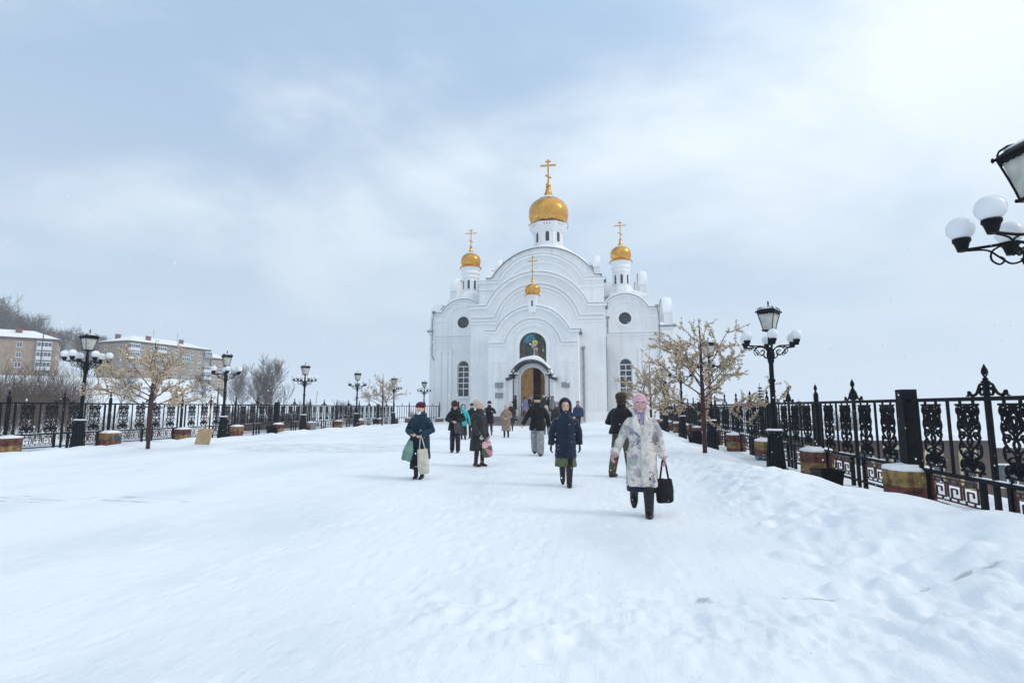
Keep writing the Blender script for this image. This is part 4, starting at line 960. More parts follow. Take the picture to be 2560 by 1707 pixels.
m = MB(); m.prism([(-.17, 0), (.17, 0), (.18, .40), (.05, .46), (-.05, .46), (-.18, .40)], -.012, .012); m.build('blade', zinc, s); MB().tube([(0, 0, .4), (0, .02, .6)], .028, 8).build('socket', zinc, s)
MB().box(-.14, -.02, .62, .14, .02, .88).build('spare_blade', zincd, s)
c = MB(); random.seed(5); p = [(5.0 - .45 * i * .5, 12.9 + .16 * i, .20 + .03 * math.sin(i)) for i in range(9)]
p = [(4.15 + .12 * i, 13.4 + .12 * math.sin(i * .9) - .1 * i, ground_z(4.15 + .12 * i, 13.4 - .1 * i) + .012) for i in range(10)]
tag(c.tube(p, .011, 6).build('cable', iron, smooth=True), 'thin black cable lying on the snow beside the right lamp', 'cable')
for x, y, q in ((4.05, 14.0, 'dark iron scrap on the snow in front of the right lamp'),):
    m = MB().bar((0, 0, .02), (.24, .05, .035), .03, .02).lathe([(.06, 0), (.06, .05)], 8, (.27, .06, .01)).lathe([(.03, 0), (.03, .06)], 6, (0, 0, .0))
    o = m.build('iron_scrap', iron, loc=(x, y, ground_z(x, y))); tag(o, q, 'scrap')
tealm = mat('teal plastic', (.02, .13, .18), .4)
tag(MB().prism([(0, 0), (.3, .02), (.32, .06), (.02, .10)], -.12, .12).build('plastic_scraper', tealm, loc=(4.05, 15.5, .12)), 'teal plastic scraper behind the lamp base on the right', 'scraper')
tag(MB().prism([(0, 0), (.35, .0), (.30, .16), (.02, .2)], -.015, .015).build('plastic_scraper', tealm, loc=(-20.7, 20.6, .14)), 'teal plastic scrap leaning on a plinth, left', 'scraper')

# ------------------------------------------------------------------ people
wr_tex = bpy.data.textures.new('cloth folds', 'CLOUDS'); wr_tex.noise_scale = 0.16; wr_tex.noise_depth = 2
fur_tex = bpy.data.textures.new('fur tufts', 'CLOUDS'); fur_tex.noise_scale = 0.025; fur_tex.noise_depth = 1
def fuse(o, vox, smooth=4, folds=0.0, tex=None):
    """weld the overlapping limbs of a garment or body into one continuous skin"""
    r = o.modifiers.new('fuse', 'REMESH'); r.mode = 'VOXEL'; r.voxel_size = vox; r.use_smooth_shade = True
    s = o.modifiers.new('soften', 'SMOOTH'); s.factor = 0.5; s.iterations = smooth
    if folds:
        d = o.modifiers.new('folds', 'DISPLACE'); d.texture = tex or wr_tex; d.strength = folds; d.mid_level = 0.5; d.texture_coords = 'LOCAL'
    return o
def V(*a): return Vector(a)
eye_w = mat('eye', (0.55, 0.53, 0.50), 0.3, 0, 0.02); eye_d = mat('dark iris', (0.02, 0.015, 0.012), 0.2); lipm = mat('lips', (0.42, 0.16, 0.14), 0.5)
def cloth(name, c, rough=0.85, var=0.18, scale=9, bump=0.0018, bs=60, sheen=0.12): return mat('cloth ' + name, c, rough, 0, var, scale, bump, bs, 0.2, sheen=sheen)
CL = {
 'black': cloth('black', (0.010, 0.010, 0.012)), 'charcoal': cloth('charcoal', (0.028, 0.029, 0.032)), 'navy': cloth('navy', (0.007, 0.017, 0.040), .55), 'teal_navy': cloth('deep teal', (0.006, 0.028, 0.055), .8),
 'cyan': cloth('turquoise', (0.02, 0.42, 0.46), .6), 'beige': cloth('beige', (0.30, 0.215, 0.165)), 'brownblack': cloth('brown black', (0.030, 0.022, 0.022)), 'lilac': cloth('lilac', (0.21, 0.19, 0.33)),
 'olive': cloth('olive', (0.085, 0.070, 0.045)), 'green': cloth('moss green', (0.10, 0.125, 0.058)), 'grey': cloth('light grey', (0.30, 0.31, 0.32)), 'brown': cloth('brown', (0.055, 0.026, 0.018)), 'blue': cloth('blue', (0.012, 0.035, 0.10), .6), 'red': cloth('red', (0.42, 0.025, 0.03), .6),
 'cream': cloth('cream knit', (0.55, 0.47, 0.38), .9, .15, 20, .008, 90), 'pink': cloth('pink knit', (0.66, 0.39, 0.47), .9, .1, 20, .006, 90), 'burgundy': cloth('burgundy knit', (0.075, 0.012, 0.035), .9, .3, 30, .01, 70), 'greyknit': cloth('grey knit', (0.17, 0.18, 0.19), .9, .15, 20, .006, 90),
 'white': cloth('white wool', (0.66, 0.63, 0.59)), 'pinkglove': cloth('pink glove', (0.55, 0.25, 0.28)), 'scarf': cloth('lilac scarf', (0.42, 0.30, 0.55), .8, .4, 25), 'purpleblack': cloth('purple black', (0.022, 0.018, 0.032)), 'darkskirt': cloth('dark skirt', (0.045, 0.042, 0.045)),
 'boot': mat('black boot leather', (0.008, 0.008, 0.009), 0.4, 0, .3, 12, .003, 50, .4), 'brownboot': mat('brown felt boot', (0.042, 0.022, 0.016), 0.7, 0, .3, 12, .004, 60), 'furb': cloth('brown fur', (0.05, 0.032, 0.020), .95, .4, 40, .02, 60), 'furblack': cloth('black fur', (0.012, 0.011, 0.011), .95, .4, 40, .02, 60), 'hair': cloth('light brown hair', (0.16, 0.085, 0.035), .6, .3, 40), 'hairdark': cloth('dark hair', (0.02, 0.013, 0.01), .6, .3, 40), 'mask': cloth('pale mask', (0.62, 0.63, 0.68)),
}
def painted_coat():
    """off-white wool printed with loose figures, scribbles and washes"""
    m = bpy.data.materials.new('painted wool coat'); m.use_nodes = True; t = m.node_tree; b = t.nodes['Principled BSDF']; l = t.links.new
    b.inputs['Roughness'].default_value = .9; b.inputs['Specular IOR Level'].default_value = .15
    tc = t.nodes.new('ShaderNodeTexCoord')
    def nz(s, d=4, off=0, dist=0.0):
        mp = t.nodes.new('ShaderNodeMapping'); mp.inputs['Location'].default_value = (off, off * .7, off * .3); l(tc.outputs['Object'], mp.inputs[0])
        n = t.nodes.new('ShaderNodeTexNoise'); n.inputs['Scale'].default_value = s; n.inputs['Detail'].default_value = d; n.inputs['Distortion'].default_value = dist; l(mp.outputs[0], n.inputs['Vector']); return n
    def mr(v, a, c, d=0., e=1.):
        x = t.nodes.new('ShaderNodeMapRange'); l(v, x.inputs[0])
        for i, q in enumerate((a, c, d, e)): x.inputs[i + 1].default_value = q
        return x.outputs[0]
    base = (0.70, 0.66, 0.61, 1); cur = None
    def over(fac, col):
        nonlocal cur
        mx = t.nodes.new('ShaderNodeMix'); mx.data_type = 'RGBA'; l(fac, mx.inputs[0])
        if cur is None: mx.inputs[6].default_value = base
        else: l(cur, mx.inputs[6])
        if isinstance(col, tuple): mx.inputs[7].default_value = col
        else: l(col, mx.inputs[7])
        cur = mx.outputs[2]
    over(mr(nz(3.5, 4, 2).outputs['Fac'], .50, .64, 0, .6), (0.36, 0.34, 0.35, 1))
    over(mr(nz(5, 4, 17).outputs['Fac'], .57, .66, 0, .7), (0.17, 0.19, 0.27, 1))
    hue = nz(8, 2, 5).outputs['Color']; hs = t.nodes.new('ShaderNodeHueSaturation'); hs.inputs['Saturation'].default_value = .8; hs.inputs['Value'].default_value = .62; l(hue, hs.inputs['Color'])
    over(mr(nz(9, 5, 9).outputs['Fac'], .54, .60, 0, .7), hs.outputs[0])
    over(mr(nz(12, 2, 13).outputs['Fac'], .66, .72, 0, .7), (0.42, 0.10, 0.08, 1))
    def lines(scale, off, width, col, gate):
        n = nz(scale, 1, off, .8); s = t.nodes.new('ShaderNodeMath'); s.operation = 'ABSOLUTE'; q = t.nodes.new('ShaderNodeMath'); q.operation = 'SUBTRACT'; l(n.outputs['Fac'], q.inputs[0]); q.inputs[1].default_value = .5; l(q.outputs[0], s.inputs[0])
        a = mr(s.outputs[0], width * .5, width, 1, 0); g = mr(nz(3.5, 2, off + 3).outputs['Fac'], gate, gate + .06); k = t.nodes.new('ShaderNodeMath'); k.operation = 'MULTIPLY'; l(a, k.inputs[0]); l(g, k.inputs[1]); over(k.outputs[0], col)
    lines(8, 21, .03, (0.12, 0.12, 0.22, 1), .56); lines(12, 31, .03, (0.12, 0.10, 0.12, 1), .58)
    l(cur, b.inputs['Base Color'])
    n = nz(110, 2, 1); bp = t.nodes.new('ShaderNodeBump'); bp.inputs['Distance'].default_value = .004; l(n.outputs['Fac'], bp.inputs['Height']); l(bp.outputs[0], b.inputs['Normal'])
    return m
CL['painted'] = painted_coat()
def floral():
    m = bpy.data.materials.new('floral print'); m.use_nodes = True; t = m.node_tree; b = t.nodes['Principled BSDF']; l = t.links.new; b.inputs['Roughness'].default_value = .5
    tc = t.nodes.new('ShaderNodeTexCoord'); v = t.nodes.new('ShaderNodeTexVoronoi'); v.inputs['Scale'].default_value = 7; l(tc.outputs['Object'], v.inputs['Vector'])
    r = t.nodes.new('ShaderNodeValToRGB'); r.color_ramp.interpolation = 'CONSTANT'; e = r.color_ramp.elements; e[0].color = (.25, .33, .38, 1); e[1].position = .3; e[1].color = (.60, .17, .25, 1)
    for p, c in ((.55, (.68, .40, .42, 1)), (.8, (.05, .10, .04, 1))): q = e.new(p); q.color = c
    sx = t.nodes.new('ShaderNodeSeparateColor'); l(v.outputs['Color'], sx.inputs[0]); l(sx.outputs[0], r.inputs[0]); l(r.outputs[0], b.inputs['Base Color']); return m
CL['floral'] = floral()

def hand_mesh(mb, wrist, d, curl, side, s=1.0, fr=.0095):
    """palm, four unequal bent fingers and a thumb leaving the side of the palm; d = direction of the hand, palm towards the body"""
    d = Vector(d).normalized(); up = Vector((0, -1, 0))
    if abs(d.dot(up)) > .9: up = Vector((0, 0, 1))
    w = d.cross(up).normalized(); nrm_ = w.cross(d).normalized()      # w across the knuckles, nrm_ back of the hand
    w = nrm_; nrm_ = d.cross(w) * side                                   # turn so the thumb points forward
    wr = Vector(wrist)
    mb.tube([wr, wr + d * .03 * s, wr + d * .09 * s], [.026 * s, .034 * s, .036 * s], 10, flat=.62, roundcap=True, up=nrm_)
    for k, (off, ln) in enumerate(((-.028, .062), (-.010, .074), (.009, .078), (.027, .070))):
        p = wr + d * .088 * s + w * off * s; pts = [p - d * .02]; dd = d.copy()
        for j in range(3):
            dd = (Matrix.Rotation(-curl * side * (.5 + .35 * j), 3, w) @ dd).normalized(); p = p + dd * ln * s * (.44, .32, .24)[j]; pts.append(p.copy())
        mb.tube(pts, [fr * s * 1.05, fr * s, fr * s * .95, fr * s * .82], 7, roundcap=True)
    p = wr + d * .035 * s + w * .03 * s; t1 = (d * .55 + w * .8).normalized(); q = p + t1 * .04 * s; t2 = (d * .9 + w * .25 - nrm_ * .25).normalized()
    mb.tube([p - t1 * .015, q, q + t2 * .035 * s], [.0135 * s, .0115 * s, .0095 * s], 7, roundcap=True)

def person(label, loc, rz, h=1.7, vox=.016, coat='black', hem=.62, bulk=1.0, flare=.0, puffer=False, hood=None, hat='beanie', hatm='black', trousers='black', twide=1.0, boots='boot', boot_h=.30, boot_w=1.0, skirt=None,
           ankles=((-.10, 0, .085), (.10, .02, .085)), arms=None, glove=None, hyaw=0.0, hpitch=0.0, scarf=None, glasses=False, beard=False, hair=None, mask=False, lean=0.0, lapel=None, cuffs=None, closing=None, collar=True, curl=.45, coat2=None, group='people leaving the church', skinm=None):
    P = thing('person', label, 'person', loc, rz, group); P.scale = (h / 1.7,) * 3
    arms = arms or {}
    aR = arms.get('R', ((-.27, .04, 1.10), (-.28, -.04, .84))); aL = arms.get('L', ((.27, .04, 1.10), (.28, -.04, .84)))
    nar = lambda q: ((q[0][0] * .89, q[0][1], q[0][2] - .01), (q[1][0] * (.92 if abs(q[1][0]) > .2 else 1), q[1][1], q[1][2] - .01)); aR, aL = nar(aR), nar(aL)
    near = vox < .014; bv = vox * .72
    ly = lambda z: -lean * max(z - .9, 0)            # forward lean of the torso
    HP = V(0, .012 + ly(1.47), 1.445)
    HM = Matrix.Translation(HP) @ Matrix.Rotation(hyaw, 4, 'Z') @ Matrix.Rotation(hpitch, 4, 'X') @ Matrix.Scale(1.15, 4)
    # ---- body: one continuous mesh
    b = MB(); st = 0
    b.ell((0, -.005, .135), (.074, .092, .108), 18, 12); b.ell((0, -.035, .075), (.055, .062, .062), 14, 9)         # skull, jaw
    b.tube([(0, -.097, .135), (0, -.118, .105), (0, -.108, .092)], [.010, .0155, .012], 7, roundcap=True)              # nose
    b.ell((0, -.088, .155), (.052, .014, .012), 10, 6); b.ell((0, -.078, .030), (.024, .022, .018), 9, 6)             # brow, chin
    for s in (-1, 1): b.ell((s * .036, -.070, .098), (.024, .024, .024), 9, 6); b.ell((s * .076, .005, .12), (.010, .020, .032), 8, 6)   # cheeks, ears
    b.tube([(0, .0, .05), (0, .012, -.09)], [.050, .056], 12, roundcap=True)
    b.xform(HM)
    b.loft([(.84, 0, .0, .13, .10), (.98, 0, ly(.98), .135, .10), (1.10, 0, ly(1.1), .125, .095), (1.26, 0, ly(1.26), .14, .10), (1.36, 0, ly(1.36), .115, .08), (1.44, 0, ly(1.44) + .01, .06, .06)], 16)
    hips = (V(-.085, 0, .90), V(.085, 0, .90)); AN = [V(*a) for a in ankles]; KN = []
    for hp, an in zip(hips, AN):
        mid = (hp + an) * .5; dl = (hp - an).length; bend = max(0.0, .82 - dl) * .9 + .02; KN.append(mid + V(0, -bend - .02, .03))
        b.tube([hp, KN[-1], an], [.082, .055, .036], 12, roundcap=True)
    for s, (el, wr) in ((-1, aR), (1, aL)):
        sh = V(s * .14, .01 + ly(1.34), 1.34); el, wr = V(*el), V(*wr)
        b.tube([sh, el, wr], [.042, .038, .028], 10, roundcap=True)
        if not glove: hand_mesh(b, wr, (wr - el), curl, s, 1.0, .0095 if near else .0115)
    bo = b.build('body', skinm or skin, P, smooth=True, fix=False); fuse(bo, bv if near else .013, 2)
    # ---- face
    if vox <= .02:
        for s in (-1, 1):
            e = MB().ell((s * .031, -.0835, .133), (.0125, .008, .0065), 8, 6).xform(HM).build('eye', eye_w, P, smooth=True)
            MB().ell((s * .031, -.0905, .133), (.0058, .004, .0058), 8, 6).xform(HM).build('iris', eye_d, e, smooth=True)
            MB().tube([(s * .014, -.098, .153), (s * .034, -.097, .160), (s * .052, -.086, .154)], [.0035, .004, .0025], 6).xform(HM).build('eyebrow', CL['hairdark'], P)
        MB().tube([(-.022, -.0905, .068), (-.008, -.0975, .0705), (.008, -.0975, .0705), (.022, -.0905, .068)], [.003, .0062, .0062, .003], 6, flat=.8).xform(HM).build('lips', lipm, P, smooth=True)
    if beard: fuse(MB().ell((0, -.055, .045), (.060, .055, .052), 12, 8).ell((0, -.075, .025), (.035, .035, .035), 10, 7).xform(HM).build('beard', CL['hairdark'], P), .012, 1, .012, fur_tex)
    # ---- hair
    if hair:
        m = MB().ell((0, .018, .135), (.084, .092, .112), 16, 10)
        for s in (-1, 1): m.tube([(s * .07, -.005, .13), (s * .085, -.012, .03), (s * .08, -.03, -.08)], [.03, .034, .022], 8, roundcap=True)
        fuse(m.xform(HM).build('hair', CL[hair], P, smooth=True), .013, 2, .01, fur_tex)
    # ---- legs
    if trousers:
        t = MB(); w = twide
        t.ell((0, 0, .90), (.165, .125, .12), 14, 8)
        for hp, kn, an in zip(hips, KN, AN): t.tube([hp, kn, an + V(0, 0, .02) if boot_h < .24 else an + (kn - an).normalized() * (boot_h - .05)], [.094, .072 * w, .062 * w if boot_h < .24 else .056], 12, roundcap=True)
        fuse(t.build('trousers', CL[trousers], P, smooth=True), vox, 3, .02)
    if boots:
        for kn, an, s in zip(KN, AN, (-1, 1)):
            raised = an.z > .12; ax = (kn - an).normalized(); f = V(0, -1, 0) if not raised else V(0, -.42, -.9).normalized()
            m = MB(); top = an + ax * boot_h; m.tube([an - V(0, 0, .02), an + ax * .08, top], [.050 * boot_w, .054 * boot_w, .068 * boot_w], 12)
            toe = an + f * .165 + V(0, 0, -.052 if not raised else -.0); heel = an - f * .055 + V(0, 0, -.045 if not raised else 0)
            m.tube([heel + V(0, 0, .01), an + f * .04 + V(0, 0, -.038 if not raised else 0), an + f * .11 + V(0, 0, -.048 if not raised else 0), toe], [.042 * boot_w, .05 * boot_w, .046 * boot_w, .032 * boot_w], 12, flat=.8, roundcap=True)
            bt = m.build('boot', CL[boots], P, smooth=True); fuse(bt, .012, 2)
    if skirt:
        sm_, sz = skirt; rr = [(sz, 0, .01, .225, .17), (.7, 0, 0, .20, .155), (.95, 0, 0, .165, .125), (1.02, 0, 0, .12, .09)]
        fuse(MB().loft(rr, 20).build('skirt', CL[sm_], P, smooth=True), vox, 2, .03)
    # ---- coat
    c = MB(); k = bulk; n = 24
    base = [(hem, .212 + flare, .170 + flare * .7), (hem + .05, .212 + flare, .170 + flare * .7), (max(hem + .12, .93), .196 + flare * .35, .150 + flare * .3), (1.06, .178, .140), (1.18, .182, .145), (1.27, .186, .146), (1.335, .172, .132), (1.385, .142, .112), (1.43, .105, .098), (1.47, .088, .09)]
    base = [q for i, q in enumerate(base) if i == 0 or q[0] > base[i - 1][0] + .015]
    if puffer:
        zz = np.arange(hem, 1.40, .026 if near else .03); zs_ = [q[0] for q in base]
        rg = [(float(z), 0, ly(z), float(np.interp(z, zs_, [q[1] for q in base])) * k + .011 * abs(math.sin((z - hem) * PI / .092)), float(np.interp(z, zs_, [q[2] for q in base])) * k + .011 * abs(math.sin((z - hem) * PI / .092))) for z in zz]
        rg += [(z, 0, ly(z), x * k, y * k) for z, x, y in base if z > 1.40]
    else: rg = [(z, 0, ly(z), x * (k if z < 1.40 else 1), y * (k if z < 1.40 else 1)) for z, x, y in base]
    c.loft(rg, n, power=2.25)
    slv = MB()
    for s, (el, wr) in ((-1, aR), (1, aL)):
        sh = V(s * .160, .008 + ly(1.33), 1.332); el, wr = V(*el), V(*wr); mid = (sh + el) * .5 + V(s * .006, 0, 0)
        pts = [sh, mid, el, (el + wr) * .5, wr]; rad = [.074 * k, .076 * k, .069 * k, .064 * k, .057 * k]
        if puffer:
            P2, R2 = [], []
            for q in range(25):
                u = q / 24 * 4; i = min(int(u), 3); f = u - i; P2.append(pts[i].lerp(pts[i + 1], f)); R2.append(rad[i] + (rad[i + 1] - rad[i]) * f + .008 * abs(math.sin(u * 3.0)))
            pts, rad = P2, R2
        (slv if coat2 else c).tube(pts, rad, 14, roundcap=not puffer)
    if collar: c.loft([(1.43, 0, ly(1.43) + .005, .105, .105), (1.47, 0, ly(1.47), .098, .10), (1.515, 0, ly(1.5) - .0, .10, .102), (1.52, 0, ly(1.5), .08, .08)], 18)
    co = c.build('coat', CL[coat], P, smooth=True); fuse(co, vox, 3 if not puffer else 2, .042 if not puffer else .02)
    if coat2: fuse(slv.build('sleeves', CL[coat2], P, smooth=True), vox, 3, .02)
    if closing:
        m = MB(); zt, zb_ = 1.44, hem + .02
        yy_ = lambda z: ly(z) - float(np.interp(z, [q[0] for q in rg], [q[4] for q in rg])) - .004
        zz = [zb_ + (zt - zb_) * i / 12 for i in range(13)]
        m.tube([(.012, yy_(z), z) for z in zz], .006, 5); m.build('zip', CL[closing], P)
    if lapel:
        zr = [q[0] for q in rg]; fx = lambda z: float(np.interp(z, zr, [q[3] for q in rg])); fy = lambda z: float(np.interp(z, zr, [q[4] for q in rg]))
        def front(x, z, o): u = min(abs(x) / (fx(z) + .001), .99); return (x, ly(z) - fy(z) * (1 - u ** 2.25) ** (1 / 2.25) - o, z)
        def panel(rows, name, o=.016, nx_=5):
            m = MB(); k = len(rows)
            for z, x0, x1 in rows: m.v += [front(x0 + (x1 - x0) * i / nx_, z, o) for i in range(nx_ + 1)]
            w_ = nx_ + 1; m.f = [(j * w_ + i, j * w_ + i + 1, (j + 1) * w_ + i + 1, (j + 1) * w_ + i) for j in range(k - 1) for i in range(nx_)]; m.m = [0] * len(m.f)
            e = m.build(name, CL[lapel], P, smooth=True, fix=False); q = e.modifiers.new('t', 'SOLIDIFY'); q.thickness = .014; q.offset = 0; return e
        panel([(hem + .015, -.005, .10)] + [(hem + .015 + (1.22 - hem) * i / 10, -.01, .095) for i in range(1, 11)] + [(1.30, .0, .06)], 'front_band', .020)
        panel([(1.17, .03, .05), (1.24, .035, .125), (1.31, .045, .155), (1.34, .05, .12), (1.40, .055, .10), (1.44, .05, .085)], 'lapel', .034)
        panel([(1.15, -.015, .0), (1.22, -.10, .01), (1.31, -.155, -.02), (1.34, -.12, -.035), (1.40, -.10, -.045), (1.44, -.085, -.045)], 'lapel', .034)
        m = MB(); kc = 17
        for z, r_ in ((1.41, .105), (1.45, .108), (1.49, .118), (1.53, .140), (1.545, .155)):
            for i in range(kc):
                a = R(-62 + 304 * i / (kc - 1)); fl = 1 + .35 * (1 if i > kc - 4 else 0) * (z > 1.48); m.v.append((math.cos(a) * r_ * fl, .012 + ly(1.47) + math.sin(a) * r_, z - (.03 if i in (0, kc - 1) else 0)))
        m.f = [(j * kc + i, j * kc + i + 1, (j + 1) * kc + i + 1, (j + 1) * kc + i) for j in range(4) for i in range(kc - 1)]; m.m = [0] * len(m.f)
        e = m.build('collar', CL[lapel], P, smooth=True, fix=False); q = e.modifiers.new('t', 'SOLIDIFY'); q.thickness = .016; q.offset = 0; e.modifiers.new('s', 'SUBSURF')
    if cuffs:
        for (el, wr) in (aR, aL):
            el, wr = V(*el), V(*wr); d = (wr - el).normalized(); MB().tube([wr - d * .05, wr + d * .015], [.070 * k, .068 * k], 14).build('cuff', CL[cuffs], P, auto=40)
    if glove:
        for s, (el, wr) in ((-1, aR), (1, aL)):
            m = MB(); hand_mesh(m, wr, V(*wr) - V(*el), curl, s, 1.06, .012); fuse(m.build('glove', CL[glove], P, smooth=True), .0085 if near else .012, 1)
    # ---- neck and head wear
    if scarf: fuse(MB().lathe([(.078, 1.43), (.098, 1.45), (.10, 1.48), (.085, 1.51), (.07, 1.515)], 18, (0, ly(1.47), 0)).tube([(.02, -.085, 1.47), (.035, -.125, 1.38), (.03, -.15, 1.28)], [.03, .035, .025], 8, flat=.5, roundcap=True).build('scarf', CL[scarf], P, smooth=True), .012, 2, .012)
    if mask: fuse(MB().ell((0, -.055, .045), (.062, .060, .045), 12, 8).xform(HM).build('face_mask', CL['mask'], P, smooth=True), .010, 2)
    if hat == 'beanie': fuse(MB().loft([(.155, 0, .008, .088, .104), (.17, 0, .008, .090, .106), (.195, 0, .01, .088, .102), (.225, 0, .014, .076, .090), (.25, 0, .016, .052, .062), (.265, 0, .016, .02, .025)], 20).loft([(.142, 0, .008, .087, .103, .06), (.150, 0, .008, .0955, .111, .06), (.182, 0, .008, .0965, .112, .06), (.19, 0, .008, .088, .104, .06)], 20).xform(HM).build('hat', CL[hatm], P, smooth=True), .010 if near else .014, 1, .004)
    elif hat == 'slouch': fuse(MB().loft([(.148, 0, .01, .088, .104), (.162, 0, .01, .096, .112), (.19, 0, .015, .102, .118), (.23, 0, .022, .095, .11), (.262, 0, .03, .06, .075), (.275, 0, .03, .02, .03)], 20).ell((0, .06, .09), (.08, .06, .07), 12, 8).xform(HM).build('hat', CL[hatm], P, smooth=True), .012, 1, .012)
    elif hat == 'fur': 
        m = MB().loft([(.145, 0, .0, .105, .122), (.16, 0, 0, .118, .138), (.21, 0, .005, .122, .14), (.25, 0, .01, .105, .12), (.275, 0, .012, .05, .06)], 20)
        for s in (-1, 1): m.ell((s * .088, .015, .085), (.032, .05, .075), 10, 7)
        fuse(m.xform(HM).build('fur_hat', CL[hatm], P, smooth=True), .012, 1, .03, fur_tex)
    elif hat == 'ushanka': fuse(MB().loft([(.135, 0, .005, .092, .108), (.15, 0, .005, .104, .122), (.20, 0, .01, .106, .122), (.24, 0, .014, .088, .10), (.262, 0, .016, .04, .05)], 20).ell((0, .06, .11), (.09, .05, .07), 12, 8).xform(HM).build('hat', CL[hatm], P, smooth=True), .012, 1, .012, fur_tex)
    elif hat == 'scarf': fuse(MB().ell((0, .015, .14), (.092, .10, .118), 16, 10).tube([(-.07, -.03, .05), (0, -.05, .0), (.07, -.03, .05)], .045, 8, roundcap=True).ell((0, .03, -.02), (.12, .10, .07), 14, 8).xform(HM).build('headscarf', CL[hatm], P, smooth=True), .014, 1, .01)
    if hat == 'scarf': MB().ell((0, -.052, .115), (.050, .052, .062), 12, 8).xform(HM).build('face', skinm or skin, P, smooth=True)
    if hood == 'up':
        m = MB(); cz = V(0, .03, .125); nu, nv = 22, 14; vs = []
        for i in range(nv + 1):
            a = PI * i / nv
            for j in range(nu):
                t = 2 * PI * j / nu; vs.append(cz + V(math.sin(a) * math.cos(t) * .118, math.sin(a) * math.sin(t) * .150, -math.cos(a) * .165))
        fs = [(i * nu + j, i * nu + (j + 1) % nu, (i + 1) * nu + (j + 1) % nu, (i + 1) * nu + j) for i in range(nv) for j in range(nu)]
        keep = []
        for f in fs:
            ce = sum((vs[i] for i in f), V(0, 0, 0)) / 4 - cz
            if ce.y < -.062 and abs(ce.x) < .086 and -.135 < ce.z < .105: continue
            keep.append(f)
        m.add(vs, keep); m.xform(HM); ho = m.build('hood', CL[hatm], P, smooth=True, fix=False)
        q = ho.modifiers.new('thick', 'SOLIDIFY'); q.thickness = .024; q.offset = 0; s2 = ho.modifiers.new('s', 'SUBSURF'); s2.levels = 1; s2.render_levels = 1
    elif hood == 'down': fuse(MB().tube([(-.11, -.02, 1.44), (-.10, .09, 1.45), (0, .135, 1.43), (.10, .09, 1.45), (.11, -.02, 1.44)], [.04, .055, .07, .055, .04], 10, roundcap=True).build('hood', CL[hatm if hat is None else coat], P, smooth=True), vox, 3, .02)
    elif hood == 'fur': fuse(MB().tube([(-.10, -.06, 1.43), (-.125, .03, 1.46), (-.08, .11, 1.46), (0, .14, 1.45), (.08, .11, 1.46), (.125, .03, 1.46), (.10, -.06, 1.43)], .06, 10, roundcap=True).build('fur_collar', CL['furb'], P, smooth=True), .014, 2, .04, fur_tex)
    if glasses:
        g = MB()
        for s in (-1, 1):
            ring = [(s * .033 + .021 * math.cos(a * PI / 6), -.112, .130 + .016 * math.sin(a * PI / 6)) for a in range(13)]; g.tube(ring, .0018, 5, cap=False); g.tube([(s * .057, -.112, .135), (s * .075, -.01, .138)], .0016, 5)
        g.tube([(-.010, -.113, .134), (.010, -.113, .134)], .0018, 5); go = g.xform(HM).build('spectacles', CL['scarf'], P)
        for s in (-1, 1): MB().prism([(s * .033 + .0200 * math.cos(a * PI / 6), .130 + .0150 * math.sin(a * PI / 6)) for a in range(12)], -.1125, -.1115).xform(HM).build('lens', mat('spectacle lens', (.58, .42, .36), .15, 0, .1), go)
    return P
WALK_R = ((-.09, .30, .20), (.08, -.14, .085)); WALK_L = ((-.08, -.16, .085), (.09, .28, .17))
STAND = ((-.10, 0, .085), (.10, .02, .085))
gz0 = lambda x, y: ground_z(x, y) - .005
def at(x, y, z=None): return (x, y, gz0(x, y) if z is None else z)
FRONT = .0125
person('woman in a painted off-white coat and pink beanie, walking closest', at(.56, 8.05), R(-4), 1.66, FRONT, coat='painted', hem=.42, bulk=1.0, flare=.02, hat='beanie', hatm='pink', trousers='black', boots='boot', boot_h=.34, skirt=('navy', .34), ankles=((-.125, .20, .26), (.085, -.12, .085)), boot_w=1.25,
       arms={'R': ((-.31, .02, 1.12), (-.41, -.13, .90)), 'L': ((.29, .05, 1.10), (.33, -.02, .86))}, glove='pinkglove', scarf='scarf', glasses=True, lapel='white', cuffs='white', hpitch=.04, curl=.7, collar=False)
person('man in a dark jacket seen from behind, khaki trousers', at(.42, 12.3), R(150), 1.80, FRONT, coat='black', hem=.88, bulk=1.16, hat='ushanka', hatm='furb', trousers='olive', twide=1.3, boots='boot', boot_h=.14, boot_w=1.2, ankles=((-.15, -.10, .085), (.15, .12, .085)),
       arms={'R': ((-.33, -.06, 1.12), (-.12, -.26, 1.10)), 'L': ((.34, -.02, 1.13), (.16, -.26, 1.08))}, hyaw=R(25), hpitch=R(-12), lean=.12)
person('person in a navy quilted coat with the hood up, walking', at(-.69, 10.75), R(6), 1.63, FRONT, coat='navy', hem=.57, bulk=1.0, flare=.0, puffer=True, hood='up', hatm='navy', hat=None, trousers='black', boots='boot', boot_h=.36, skirt=('green', .40), ankles=((-.06, .20, .20), (.06, -.12, .085)), boot_w=1.15,
       arms={'R': ((-.31, .04, 1.10), (-.32, -.04, .84)), 'L': ((.31, .05, 1.10), (.31, .05, .84))}, glove='black', closing='black', hyaw=R(6))
person('woman in a long dark blue coat and burgundy hat, holding two bags', at(-3.89, 11.45), R(2), 1.59, FRONT, coat='teal_navy', hem=.45, bulk=1.12, flare=.02, hat='slouch', hatm='burgundy', trousers='black', boots='boot', boot_h=.25, skirt=('black', .22), ankles=((-.07, 0, .085), (.08, -.02, .085)),
       arms={'R': ((-.33, .02, 1.10), (-.10, -.24, 1.02)), 'L': ((.33, .02, 1.10), (.12, -.25, 1.00))}, mask=True, hood='down', hyaw=R(-8), curl=.9, closing='black')
